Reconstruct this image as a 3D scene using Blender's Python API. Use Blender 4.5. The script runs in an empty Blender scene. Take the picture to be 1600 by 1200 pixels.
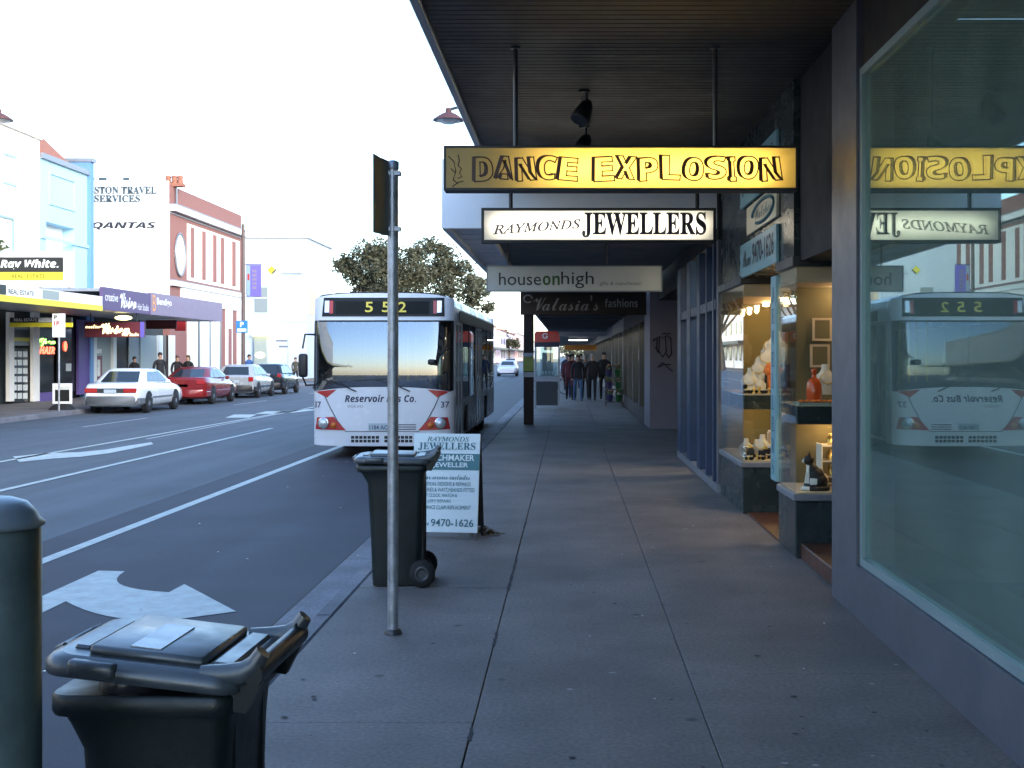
import bpy, bmesh, math, random
from mathutils import Vector, Matrix
R = math.radians
rnd = random.Random(7)
sc = bpy.context.scene
COL = sc.collection

# ------------------------------------------------------------------ camera, sky, sun, exposure
F = 1900.0                                   # focal length in photo pixels
cam_d = bpy.data.cameras.new("camera"); cam = bpy.data.objects.new("camera", cam_d); COL.objects.link(cam)
cam.location = (0, 0, 1.65); cam.rotation_euler = (R(90), 0, 0)
cam_d.sensor_width = 36; cam_d.lens = 36 * F / 1600
cam_d.shift_x = -89 / 1600; cam_d.shift_y = -44 / 1600
cam_d.clip_start = 0.05; cam_d.clip_end = 5000
sc.camera = cam

SUN_EL, SUN_ROT = 20, 140
world = bpy.data.worlds.new("World"); sc.world = world; world.use_nodes = True
wn = world.node_tree.nodes; wl = world.node_tree.links
sky = wn.new("ShaderNodeTexSky"); sky.sky_type = 'NISHITA'; sky.sun_disc = False
sky.sun_elevation = R(SUN_EL); sky.sun_rotation = R(SUN_ROT); sky.air_density = 1.0; sky.dust_density = 1.0; sky.ozone_density = 3.0
bg = wn["Background"]; bg.inputs[1].default_value = 0.15
wl.new(sky.outputs[0], bg.inputs[0])

sun_d = bpy.data.lights.new("sun", 'SUN'); sun_o = bpy.data.objects.new("sun", sun_d); COL.objects.link(sun_o)
sun_d.energy = 0.6; sun_d.angle = R(25); sun_d.color = (1.0, 0.95, 0.88)
sv = Vector((math.sin(R(SUN_ROT)) * math.cos(R(SUN_EL)), math.cos(R(SUN_ROT)) * math.cos(R(SUN_EL)), math.sin(R(SUN_EL))))
sun_o.rotation_euler = (-sv).to_track_quat('-Z', 'Y').to_euler()
sun_o.location = sv * 100
vs = sc.view_settings
vs.view_transform = 'Standard'; vs.look = 'None'; vs.exposure = 2.4; vs.gamma = 1; vs.use_curve_mapping = False
sc.cycles.use_denoising = True
sc.cycles.max_bounces = 8; sc.cycles.transparent_max_bounces = 16
sc.cycles.sample_clamp_indirect = 6

# ------------------------------------------------------------------ materials
MATS = {}
def mat(name, col, rough=0.6, metal=0.0, var=0.0, scale=4.0, bump=0.0, bscale=30.0, spec=0.5, emit=None, es=0.0, stretch=None):
    if name in MATS: return MATS[name]
    m = bpy.data.materials.new(name); m.use_nodes = True
    nt = m.node_tree; n = nt.nodes; l = nt.links; b = n["Principled BSDF"]
    b.inputs["Roughness"].default_value = rough; b.inputs["Metallic"].default_value = metal
    b.inputs["Specular IOR Level"].default_value = spec
    b.inputs["Base Color"].default_value = (*col, 1)
    if emit:
        b.inputs["Emission Color"].default_value = (*emit, 1); b.inputs["Emission Strength"].default_value = es
    if var or bump:
        tc = n.new("ShaderNodeTexCoord"); src = tc.outputs["Object"]
        if stretch:
            mp = n.new("ShaderNodeMapping"); mp.inputs["Scale"].default_value = stretch; l.new(src, mp.inputs[0]); src = mp.outputs[0]
    if var:
        nz = n.new("ShaderNodeTexNoise"); nz.inputs["Scale"].default_value = scale; nz.inputs["Detail"].default_value = 7; nz.inputs["Roughness"].default_value = 0.65
        l.new(src, nz.inputs["Vector"])
        rp = n.new("ShaderNodeMapRange"); rp.inputs[1].default_value = 0.3; rp.inputs[2].default_value = 0.7
        rp.inputs[3].default_value = 1 - var; rp.inputs[4].default_value = 1 + var; l.new(nz.outputs[0], rp.inputs[0])
        mx = n.new("ShaderNodeVectorMath"); mx.operation = 'SCALE'; mx.inputs[0].default_value = col; l.new(rp.outputs[0], mx.inputs["Scale"])
        l.new(mx.outputs[0], b.inputs["Base Color"])
        r2 = n.new("ShaderNodeMapRange"); r2.inputs[1].default_value = 0.3; r2.inputs[2].default_value = 0.7
        r2.inputs[3].default_value = max(0, rough - 0.1); r2.inputs[4].default_value = min(1, rough + 0.1); l.new(nz.outputs[0], r2.inputs[0]); l.new(r2.outputs[0], b.inputs["Roughness"])
    if bump:
        n2 = n.new("ShaderNodeTexNoise"); n2.inputs["Scale"].default_value = bscale; n2.inputs["Detail"].default_value = 4; l.new(src, n2.inputs["Vector"])
        bp = n.new("ShaderNodeBump"); bp.inputs["Strength"].default_value = bump; bp.inputs["Distance"].default_value = 0.01
        l.new(n2.outputs[0], bp.inputs["Height"]); l.new(bp.outputs[0], b.inputs["Normal"])
    MATS[name] = m; return m

def glass(name, tint=(1, 1, 1), f0=0.05, gcol=(0.9, 1, 1), rough=0.0, haze=0.0, film=(0.5, 0.55, 0.55)):
    m = bpy.data.materials.new(name); m.use_nodes = True; n = m.node_tree.nodes; l = m.node_tree.links
    for x in list(n): n.remove(x)
    out = n.new("ShaderNodeOutputMaterial"); tr = n.new("ShaderNodeBsdfTransparent"); tr.inputs[0].default_value = (*tint, 1)
    gl = n.new("ShaderNodeBsdfGlossy"); gl.inputs[0].default_value = (*gcol, 1); gl.inputs["Roughness"].default_value = rough
    lw = n.new("ShaderNodeLayerWeight"); lw.inputs[0].default_value = 0.5
    p = n.new("ShaderNodeMath"); p.operation = 'POWER'; p.inputs[1].default_value = 5; l.new(lw.outputs["Facing"], p.inputs[0])
    ma = n.new("ShaderNodeMath"); ma.operation = 'MULTIPLY_ADD'; ma.inputs[1].default_value = 1 - f0; ma.inputs[2].default_value = f0; l.new(p.outputs[0], ma.inputs[0])
    fac = ma.outputs[0]
    mx = n.new("ShaderNodeMixShader"); l.new(fac, mx.inputs[0]); l.new(tr.outputs[0], mx.inputs[1]); l.new(gl.outputs[0], mx.inputs[2])
    res = mx.outputs[0]
    if haze:                                 # an uneven milky haze put into the pane's colour
        df = n.new("ShaderNodeBsdfDiffuse"); df.inputs[0].default_value = (*film, 1)
        tc = n.new("ShaderNodeTexCoord"); nz = n.new("ShaderNodeTexNoise"); nz.inputs["Scale"].default_value = 1.2; nz.inputs["Detail"].default_value = 5
        l.new(tc.outputs["Object"], nz.inputs["Vector"])
        ml = n.new("ShaderNodeMath"); ml.operation = 'MULTIPLY'; ml.inputs[1].default_value = haze; l.new(nz.outputs[0], ml.inputs[0])
        m2 = n.new("ShaderNodeMixShader"); l.new(ml.outputs[0], m2.inputs[0]); l.new(res, m2.inputs[1]); l.new(df.outputs[0], m2.inputs[2]); res = m2.outputs[0]
    l.new(res, out.inputs[0]); MATS[name] = m; return m

def translucent(name, col, amt=0.7):
    m = bpy.data.materials.new(name); m.use_nodes = True; n = m.node_tree.nodes; l = m.node_tree.links
    b = n["Principled BSDF"]; b.inputs["Base Color"].default_value = (*col, 1); b.inputs["Roughness"].default_value = 0.25
    t = n.new("ShaderNodeBsdfTranslucent"); t.inputs[0].default_value = (*col, 1)
    mx = n.new("ShaderNodeMixShader"); mx.inputs[0].default_value = amt
    l.new(b.outputs[0], mx.inputs[1]); l.new(t.outputs[0], mx.inputs[2]); l.new(mx.outputs[0], n["Material Output"].inputs[0])
    MATS[name] = m; return m

# ------------------------------------------------------------------ mesh builder
class M:
    def __init__(s): s.v = []; s.f = []; s.mi = []; s.sm = []
    def add(s, vs, fs, mi=0, smooth=False, T=None):
        o = len(s.v)
        s.v += [tuple(T @ Vector(p)) for p in vs] if T is not None else [tuple(p) for p in vs]
        for f in fs: s.f.append(tuple(i + o for i in f)); s.mi.append(mi); s.sm.append(smooth)
        return s
    def quad(s, a, b, c, d, mi=0): return s.add([a, b, c, d], [(0, 1, 2, 3)], mi)
    def box(s, x0, x1, y0, y1, z0, z1, mi=0, bev=0.0, T=None, seg=1):
        if x0 > x1: x0, x1 = x1, x0
        if y0 > y1: y0, y1 = y1, y0
        if z0 > z1: z0, z1 = z1, z0
        vs = [(x, y, z) for x in (x0, x1) for y in (y0, y1) for z in (z0, z1)]
        fs = [(0, 1, 3, 2), (4, 6, 7, 5), (0, 4, 5, 1), (2, 3, 7, 6), (0, 2, 6, 4), (1, 5, 7, 3)]
        if not bev: return s.add(vs, fs, mi, False, T)
        bm = bmesh.new(); bv = [bm.verts.new(p) for p in vs]
        for f in fs: bm.faces.new([bv[i] for i in f])
        bev = min(bev, 0.45 * min(x1 - x0, y1 - y0, z1 - z0))
        bmesh.ops.bevel(bm, geom=bm.edges[:], offset=bev, segments=seg, affect='EDGES', profile=0.5)
        s.frombm(bm, mi, seg > 1, T); return s
    def frombm(s, bm, mi=0, smooth=False, T=None):
        bm.verts.index_update()
        s.add([v.co.copy() for v in bm.verts], [[v.index for v in f.verts] for f in bm.faces], mi, smooth, T); bm.free()
    def loft(s, rings, mi=0, smooth=True, cap=True, T=None, closed=True):
        k = len(rings[0]); vs = [p for r in rings for p in r]; fs = []
        for i in range(len(rings) - 1):
            for j in range(k if closed else k - 1):
                j2 = (j + 1) % k
                fs.append((i * k + j, i * k + j2, (i + 1) * k + j2, (i + 1) * k + j))
        s.add(vs, fs, mi, smooth, T)
        if cap and closed:
            s.add(rings[0], [tuple(range(k - 1, -1, -1))], mi, False, T); s.add(rings[-1], [tuple(range(k))], mi, False, T)
        return s
    def lathe(s, prof, c=(0, 0, 0), n=20, mi=0, axis='z', T=None, smooth=True):
        rings = []
        for r, h in prof:
            ring = []
            for j in range(n):
                a = 2 * math.pi * j / n; p = (r * math.cos(a), r * math.sin(a), h)
                if axis == 'x': p = (p[2], p[0], p[1])
                if axis == 'y': p = (p[0], p[2], p[1])
                ring.append((p[0] + c[0], p[1] + c[1], p[2] + c[2]))
            rings.append(ring)
        if axis == 'y': rings = [r[::-1] for r in rings]
        return s.loft(rings, mi, smooth, True, T)
    def tube(s, pts, r, n=8, mi=0, T=None, smooth=True):
        pts = [Vector(p) for p in pts]; rs = r if isinstance(r, (list, tuple)) else [r] * len(pts)
        rings = []; up = Vector((0, 0, 1))
        for i, p in enumerate(pts):
            d = (pts[min(i + 1, len(pts) - 1)] - pts[max(i - 1, 0)]).normalized()
            u = d.cross(up)
            if u.length < 1e-3: u = d.cross(Vector((1, 0, 0)))
            u.normalize(); w = u.cross(d)
            rings.append([tuple(p + (u * math.cos(2 * math.pi * j / n) - w * math.sin(2 * math.pi * j / n)) * -rs[i]) for j in range(n)])
        return s.loft(rings, mi, smooth, True, T)
    def ball(s, c, r, mi=0, n=12, T=None):
        rx, ry, rz = r if isinstance(r, (tuple, list)) else (r, r, r)
        rings = []
        for i in range(1, n // 2 + 2):
            a = -math.pi / 2 + math.pi * (i - 0.5) / (n // 2 + 1)
            rings.append([(c[0] + rx * math.cos(a) * math.cos(2 * math.pi * j / n), c[1] + ry * math.cos(a) * math.sin(2 * math.pi * j / n), c[2] + rz * math.sin(a)) for j in range(n)])
        return s.loft(rings, mi, True, True, T)
    def text(s, body, o, u, v, w=None, h=None, mi=0, off=0.003, bold=0.0, align='l', T=None, slant=0.0, fn=None):
        """lettering fitted to w x h metres, lower left at o, reading along u"""
        vs, fs = text_geo(body, bold)
        xs = [p[0] for p in vs]; ys = [p[1] for p in vs]
        x0, y0 = min(xs), min(ys); W = max(xs) - x0; H = max(ys) - y0
        kx = (w / W) if w else None; ky = (h / H) if h else None
        kx = kx or ky; ky = ky or kx
        o = Vector(o); u = Vector(u); v = Vector(v); n = u.cross(v)
        dx = {'l': 0, 'c': -W * kx / 2, 'r': -W * kx}[align]
        pts = []
        for (x, y) in vs:
            X = (x - x0) * kx + dx; Y = (y - y0) * ky; X += slant * Y
            pts.append(fn(X, Y) if fn else tuple(o + u * X + v * Y + n * off))
        return s.add(pts, fs, mi, False, T)
    def each(s, name, mats, parent):
        """every separate piece of this mesh as a part of its own"""
        par = list(range(len(s.v)))
        def find(i):
            while par[i] != i: par[i] = par[par[i]]; i = par[i]
            return i
        seen = {}
        for i, p in enumerate(s.v):
            k = (round(p[0], 4), round(p[1], 4), round(p[2], 4))
            if k in seen: par[find(i)] = find(seen[k])
            else: seen[k] = i
        for f in s.f:
            for i in f[1:]: par[find(i)] = find(f[0])
        gr = {}
        for fi, f in enumerate(s.f): gr.setdefault(find(f[0]), []).append(fi)
        out = []
        for fl in gr.values():
            q = M(); ix = {}
            for fi in fl:
                for i in s.f[fi]:
                    if i not in ix: ix[i] = len(q.v); q.v.append(s.v[i])
                q.f.append(tuple(ix[i] for i in s.f[fi])); q.mi.append(s.mi[fi]); q.sm.append(s.sm[fi])
            out.append(q.build(name, mats, parent))
        return out
    def build(s, name, mats, parent=None):
        me = bpy.data.meshes.new(name); me.from_pydata(s.v, [], s.f)
        if not isinstance(mats, (list, tuple)): mats = [mats]
        for m in mats: me.materials.append(MATS[m] if isinstance(m, str) else m)
        me.polygons.foreach_set("material_index", s.mi); me.polygons.foreach_set("use_smooth", s.sm)
        me.update()
        o = bpy.data.objects.new(name, me); COL.objects.link(o)
        if parent is not None:
            o.parent = parent
            if parent.type == 'EMPTY': o.location = -Vector(parent.get("_w", (0, 0, 0)))
        return o

TG = {}
def text_geo(body, bold):
    k = (body, bold)
    if k in TG: return TG[k]
    c = bpy.data.curves.new("t", 'FONT'); c.body = body; c.size = 1; c.resolution_u = 3; c.offset = bold
    o = bpy.data.objects.new("t", c); COL.objects.link(o); bpy.context.view_layer.update()
    me = bpy.data.meshes.new_from_object(o.evaluated_get(bpy.context.evaluated_depsgraph_get()))
    r = ([(v.co.x, v.co.y) for v in me.vertices], [tuple(p.vertices) for p in me.polygons])
    bpy.data.objects.remove(o); bpy.data.curves.remove(c); bpy.data.meshes.remove(me)
    TG[k] = r; return r
STY = {'serifbold': (0x1D400, 0x1D41A), 'serifital': (0x1D434, 0x1D44E), 'serifbi': (0x1D468, 0x1D482), 'script': (0x1D4D0, 0x1D4EA), 'sansbold': (0x1D5D4, 0x1D5EE), 'sansbi': (0x1D63C, 0x1D656), 'sansital': (0x1D608, 0x1D622)}
def fancy(t, st):
    A, a = STY[st]; r = ''
    for ch in t:
        if 'A' <= ch <= 'Z': r += chr(A + ord(ch) - 65)
        elif ch == 'h' and st == 'serifital': r += '\u210e'
        elif 'a' <= ch <= 'z': r += chr(a + ord(ch) - 97)
        elif '0' <= ch <= '9' and st == 'serifbold': r += chr(0x1D7CE + ord(ch) - 48)
        elif '0' <= ch <= '9' and st == 'sansbold': r += chr(0x1D7EC + ord(ch) - 48)
        else: r += ch
    return r

def tag(o, label, cat, group=None, kind=None):
    if label: o["label"] = label
    if cat: o["category"] = cat
    if group: o["group"] = group
    if kind: o["kind"] = kind
    return o
def thing(name, label, cat, loc=(0, 0, 0), group=None, rotz=0.0, local=False):
    """Empty at the thing's base. local=False: its parts are built in world coordinates."""
    o = bpy.data.objects.new(name, None); COL.objects.link(o); o.location = loc; o.rotation_euler = (0, 0, rotz)
    o.empty_display_size = 0.2
    o["_w"] = (0, 0, 0) if local else tuple(loc)
    return tag(o, label, cat, group)
def struct(m, name, mats): o = m.build(name, mats); o["kind"] = "structure"; return o
def dup(root, loc, rotz=None, label=None, group=None):
    r = root.copy(); COL.objects.link(r); r.location = loc
    if rotz is not None: r.rotation_euler = (0, 0, rotz)
    if label: r["label"] = label
    if group: r["group"] = group
    for ch in list(root.children):
        c = ch.copy(); COL.objects.link(c); c.parent = r
        for g in list(ch.children):
            d = g.copy(); COL.objects.link(d); d.parent = c
    return r
def light(name, kind, loc, power, col, size=0.1, rot=None, parent=None, **kw):
    d = bpy.data.lights.new(name, kind); d.energy = power; d.color = col
    o = bpy.data.objects.new(name, d); COL.objects.link(o); o.location = loc
    if kind == 'AREA':
        d.size = size
        if 'sy' in kw: d.shape = 'RECTANGLE'; d.size_y = kw['sy']
    else: d.shadow_soft_size = size
    if rot: o.rotation_euler = rot
    if kind == 'SPOT': d.spot_size = kw.get('spot', R(100)); d.spot_blend = 0.6
    if parent is not None: o.parent = parent; o.location = Vector(loc) - Vector(parent.get("_w", (0, 0, 0)))
    return o
def gnd(px, py, z=0.0):
    s = (py - 556) / (1.65 - z); return ((px - 889) / s, F / s)
def skin(verts, edges, radii, sub=1, root=0):
    me = bpy.data.meshes.new("sk"); me.from_pydata(verts, edges, []); o = bpy.data.objects.new("sk", me); COL.objects.link(o)
    md = o.modifiers.new("s", 'SKIN'); md.use_smooth_shade = True
    for i, r in enumerate(radii):
        sv_ = me.skin_vertices[0].data[i]; sv_.radius = r if isinstance(r, tuple) else (r, r); sv_.use_root = (i == root)
    if sub: o.modifiers.new("u", 'SUBSURF').levels = sub
    bpy.context.view_layer.update()
    m2 = bpy.data.meshes.new_from_object(o.evaluated_get(bpy.context.evaluated_depsgraph_get()))
    r = ([tuple(v.co) for v in m2.vertices], [tuple(p.vertices) for p in m2.polygons])
    bpy.data.objects.remove(o); bpy.data.meshes.remove(me); bpy.data.meshes.remove(m2); return r

X_, Y_, Z_ = (1, 0, 0), (0, 1, 0), (0, 0, 1); NY = (0, -1, 0); NX = (-1, 0, 0)

# colours
mat("white_paint", (0.78, 0.78, 0.76), 0.5, var=0.05, scale=3)
mat("bluegrey_paint", (0.085, 0.092, 0.115), 0.45, var=0.06, scale=3, bump=0.05, bscale=60)
mat("dark_teal_tile", (0.024, 0.038, 0.042), 0.25, var=0.35, scale=3, spec=0.5)
mat("dark_paint", (0.014, 0.013, 0.014), 0.8, var=0.2)
mat("near_black", (0.008, 0.008, 0.01), 0.5)
mat("soffit_brown", (0.032, 0.024, 0.018), 0.55, var=0.12, scale=2)
mat("soffit_grey", (0.09, 0.095, 0.105), 0.6, var=0.12, scale=2)
mat("fascia_grey", (0.72, 0.76, 0.82), 0.55, var=0.05, scale=1.5, bump=0.04, bscale=5)
mat("metal_grey", (0.30, 0.32, 0.36), 0.42, 0.6, var=0.15, scale=12, bump=0.1, bscale=80)
mat("galvanised", (0.42, 0.44, 0.47), 0.42, 0.75, var=0.3, scale=18, bump=0.15, bscale=120)
mat("steel_dark", (0.06, 0.065, 0.07), 0.4, 0.5, var=0.2)
mat("alu_teal", (0.26, 0.36, 0.38), 0.4, 0.35, var=0.06)
mat("sill_grey", (0.22, 0.24, 0.28), 0.4, 0.3, var=0.1, scale=10)
mat("tan_wall", (0.26, 0.19, 0.08), 0.7, var=0.1, scale=2)
mat("tan_light", (0.60, 0.45, 0.30), 0.6, var=0.08)
mat("shelf_top", (0.66, 0.55, 0.40), 0.6, var=0.1, scale=10)
mat("velvet_black", (0.015, 0.015, 0.018), 0.9)
mat("cream_velvet", (0.75, 0.70, 0.60), 0.8, var=0.05)
mat("gold", (0.85, 0.58, 0.18), 0.3, 0.9)
mat("silver", (0.7, 0.7, 0.72), 0.25, 0.9)
mat("orange_glass", (0.75, 0.10, 0.015), 0.15, spec=0.7)
mat("orange_cloth", (0.80, 0.20, 0.03), 0.6, var=0.1)
mat("blue_paint", (0.012, 0.034, 0.088), 0.45, var=0.12, scale=4, bump=0.05)
mat("board_blue", (0.20, 0.40, 0.46), 0.4, var=0.06)
mat("ink", (0.012, 0.014, 0.03), 0.5)
mat("ink_teal", (0.02, 0.13, 0.17), 0.5)
mat("lilac_wall", (0.20, 0.185, 0.235), 0.65, var=0.08, scale=2, bump=0.1)
mat("dark_tile_brown", (0.09, 0.035, 0.02), 0.35, var=0.3, scale=6)
mat("brown_dark", (0.028, 0.016, 0.012), 0.55, var=0.3, scale=5)
mat("timber_dark", (0.03, 0.018, 0.014), 0.7, var=0.4, scale=8, stretch=(6, 6, 0.6), bump=0.3, bscale=20)
mat("interior_dark", (0.045, 0.055, 0.055), 0.8)
mat("sign_yellow", (0.8, 0.6, 0.1), 0.5)
mat("lamp_on", (1, 0.9, 0.7), 0.5, emit=(1.0, 0.85, 0.6), es=6)
mat("tube_on", (1, 1, 1), 0.5, emit=(1.0, 0.97, 0.9), es=4)
mat("rust_red", (0.10, 0.040, 0.038), 0.6, var=0.2)
mat("lens", (0.5, 0.5, 0.5), 0.15)
glass("shop_glass", (0.80, 0.86, 0.84), 0.05, (0.78, 0.97, 0.94), haze=0.30, film=(0.30, 0.45, 0.40))
glass("showcase_glass", (0.95, 0.97, 0.95), 0.05, (1, 1, 1))
glass("grey_glass", (0.5, 0.52, 0.55), 0.06, (1, 1, 1))
# ------------------------------------------------------------------ ground, road, footpaths
def ground_mat(name, cols, sc1, speck, rough, stains=0.0, bump=0.25, streak=0.0):
    m = bpy.data.materials.new(name); m.use_nodes = True; n = m.node_tree.nodes; l = m.node_tree.links; b = n["Principled BSDF"]
    tc = n.new("ShaderNodeTexCoord")
    a = n.new("ShaderNodeTexNoise"); a.inputs["Scale"].default_value = sc1; a.inputs["Detail"].default_value = 8; a.inputs["Roughness"].default_value = 0.6
    l.new(tc.outputs["Object"], a.inputs["Vector"])
    rp = n.new("ShaderNodeValToRGB"); e = rp.color_ramp.elements
    e[0].position = 0.32; e[0].color = (*cols[0], 1); e[1].position = 0.68; e[1].color = (*cols[1], 1); l.new(a.outputs[0], rp.inputs[0])
    g = n.new("ShaderNodeTexNoise"); g.inputs["Scale"].default_value = speck; g.inputs["Detail"].default_value = 3; l.new(tc.outputs["Object"], g.inputs["Vector"])
    mr = n.new("ShaderNodeMapRange"); mr.inputs[1].default_value = 0.25; mr.inputs[2].default_value = 0.75; mr.inputs[3].default_value = 0.72; mr.inputs[4].default_value = 1.28; l.new(g.outputs[0], mr.inputs[0])
    mx = n.new("ShaderNodeVectorMath"); mx.operation = 'SCALE'; l.new(rp.outputs[0], mx.inputs[0]); l.new(mr.outputs[0], mx.inputs["Scale"])
    col = mx.outputs[0]
    if streak:                               # wear along the wheel tracks
        mp = n.new("ShaderNodeMapping"); mp.inputs["Scale"].default_value = (1.3, 0.035, 1); l.new(tc.outputs["Object"], mp.inputs[0])
        st = n.new("ShaderNodeTexNoise"); st.inputs["Scale"].default_value = 1.6; st.inputs["Detail"].default_value = 5; l.new(mp.outputs[0], st.inputs["Vector"])
        s3 = n.new("ShaderNodeMapRange"); s3.inputs[1].default_value = 0.3; s3.inputs[2].default_value = 0.7; s3.inputs[3].default_value = 1 - streak; s3.inputs[4].default_value = 1 + streak; l.new(st.outputs[0], s3.inputs[0])
        v3 = n.new("ShaderNodeVectorMath"); v3.operation = 'SCALE'; l.new(col, v3.inputs[0]); l.new(s3.outputs[0], v3.inputs["Scale"]); col = v3.outputs[0]
    if stains:                               # dark gum spots and drips
        vo = n.new("ShaderNodeTexVoronoi"); vo.inputs["Scale"].default_value = 2.0; vo.inputs["Randomness"].default_value = 1.0; l.new(tc.outputs["Object"], vo.inputs["Vector"])
        s1 = n.new("ShaderNodeMapRange"); s1.inputs[1].default_value = 0.035; s1.inputs[2].default_value = 0.075; s1.inputs[3].default_value = 1 - stains; s1.inputs[4].default_value = 1; l.new(vo.outputs[0], s1.inputs[0])
        big = n.new("ShaderNodeTexNoise"); big.inputs["Scale"].default_value = 0.9; big.inputs["Detail"].default_value = 3; l.new(tc.outputs["Object"], big.inputs["Vector"])
        s2 = n.new("ShaderNodeMapRange"); s2.inputs[1].default_value = 0.36; s2.inputs[2].default_value = 0.62; s2.inputs[3].default_value = 0.82; s2.inputs[4].default_value = 1.10; l.new(big.outputs[0], s2.inputs[0])
        mu = n.new("ShaderNodeMath"); mu.operation = 'MULTIPLY'; l.new(s1.outputs[0], mu.inputs[0]); l.new(s2.outputs[0], mu.inputs[1])
        v2 = n.new("ShaderNodeVectorMath"); v2.operation = 'SCALE'; l.new(col, v2.inputs[0]); l.new(mu.outputs[0], v2.inputs["Scale"]); col = v2.outputs[0]
    l.new(col, b.inputs["Base Color"]); b.inputs["Roughness"].default_value = rough; b.inputs["Specular IOR Level"].default_value = 0.35
    bp = n.new("ShaderNodeBump"); bp.inputs["Strength"].default_value = bump; bp.inputs["Distance"].default_value = 0.006; l.new(g.outputs[0], bp.inputs["Height"]); l.new(bp.outputs[0], b.inputs["Normal"])
    MATS[name] = m
ground_mat("asphalt_old", ((0.068, 0.083, 0.098), (0.085, 0.102, 0.12)), 0.5, 90, 0.75, streak=0.16)
ground_mat("asphalt_new", ((0.023, 0.025, 0.038), (0.031, 0.033, 0.048)), 0.6, 110, 0.7, 0.45, streak=0.14)
ground_mat("footpath_grey", ((0.140, 0.130, 0.125), (0.178, 0.165, 0.158)), 1.6, 45, 0.72, 0.5, bump=0.12, streak=0.05)
ground_mat("concrete", ((0.13, 0.136, 0.155), (0.185, 0.19, 0.21)), 1.8, 50, 0.75, 0.25)
ground_mat("earth", ((0.10, 0.10, 0.08), (0.15, 0.14, 0.11)), 0.3, 10, 0.9)
mat("groove", (0.03, 0.03, 0.032), 0.9)
mat("road_paint", (0.40, 0.45, 0.43), 0.6, var=0.3, scale=7)
mat("road_paint_worn", (0.34, 0.37, 0.38), 0.65, var=0.4, scale=6)

RZ = -0.17
m = M(); m.quad((-3000, -300, -0.30), (3000, -300, -0.30), (3000, 4500, -0.30), (-3000, 4500, -0.30)); struct(m, "ground", "earth")
m = M(); m.quad((-15.3, -45, RZ), (-1.9, -45, RZ), (-1.9, 1500, RZ), (-15.3, 1500, RZ)); m.quad((-90, 75.5, RZ - 0.004), (-15.2, 75.5, RZ - 0.004), (-15.2, 88.5, RZ - 0.004), (-90, 88.5, RZ - 0.004)); struct(m, "road", "asphalt_old")
m = M(); m.quad((-5.15, -45, RZ + 0.004), (-1.9, -45, RZ + 0.004), (-1.9, 400, RZ + 0.004), (-5.15, 400, RZ + 0.004)); struct(m, "kerbside_lane_surface", "asphalt_new")
# near kerb and channel, in cast lengths
m = M(); rr = random.Random(3)
y = -45.0
while y < 150:
    L = rr.uniform(2.2, 3.0)
    m.box(-1.98, -1.645, y, y + L - 0.012, -0.3, -0.148, 0, 0.008)
    m.box(-1.64, -1.515, y, y + L - 0.012, -0.3, -0.012 + rr.uniform(-0.004, 0.004), 0, 0.018)
    y += L
struct(m, "kerb", "concrete")
m = M(); m.box(-2.0, 1.95, -45, 150, -0.5, -0.16, 0); struct(m, "kerb_bed", "groove")
# near footpath: three strips with open joints
m = M(); rr = random.Random(5)
for x0, x1, step in ((-1.50, -0.432, 3.1), (-0.428, 0.618, 7.3), (0.622, 1.93, 7.3)):
    y = -45.0 + rr.uniform(0, 2)
    while y < 150:
        L = step * rr.uniform(0.85, 1.15)
        m.box(x0 + rr.uniform(0, 0.002), x1 - rr.uniform(0, 0.002), y, y + L - (0.006 if step < 5 else 0.003), -0.15, rr.uniform(-0.002, 0.002), 0, 0.003)
        y += L
struct(m, "footpath", "footpath_grey")
m = M(); rr = random.Random(17)          # chipped lengths of the left joint, and a few old gum spots and scuffs
for ya, yb in ((8.55, 9.95), (6.9, 7.25), (5.2, 5.4), (11.6, 12.1)):
    n_ = 14; L_ = [(-0.43 - rr.uniform(0.002, 0.012), ya + (yb - ya) * k / n_, 0.0035) for k in range(n_ + 1)]; R_ = [(-0.43 + rr.uniform(0.002, 0.014), p[1], 0.0035) for p in L_]
    for k in range(n_): m.quad(L_[k], R_[k], R_[k + 1], L_[k + 1])
struct(m, "footpath_crack", "groove")
mat("gum", (0.035, 0.034, 0.036), 0.85); mat("scuff", (0.30, 0.30, 0.30), 0.8, var=0.3, scale=40)
m = M()
for k in range(120):
    x, y = rr.uniform(-1.4, 1.75), 2.8 + 20 * rr.random() ** 1.5; r_ = rr.uniform(0.006, 0.02); mi = 0 if rr.random() < 0.8 else 1; e_ = rr.uniform(.5, 1)
    m.add([(x + r_ * math.cos(a) * rr.uniform(.8, 1.15), y + r_ * e_ * math.sin(a) * rr.uniform(.8, 1.15), 0.0035) for a in [j * math.pi / 5 for j in range(10)]], [tuple(range(10))], mi)
o = struct(m, "gum_spots", ["gum", "scuff"]); o["kind"] = "stuff"; tag(o, "dark trodden gum spots and pale scuffs on the near footpath", "stains")
m = M(); m.box(-1.50, 1.93, 150, 900, -0.3, 0, 0); struct(m, "footpath_beyond", "footpath_grey")
# far footpath
m = M()
for y0, y1 in ((-20, 75), (89, 900)):
    m.box(-15.42, -15.3, y0, y1, -0.3, -0.03, 1, 0.015); m.box(-22, -15.425, y0, y1, -0.3, -0.03, 0)
struct(m, "far_footpath", ["footpath_grey", "concrete"])

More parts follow.
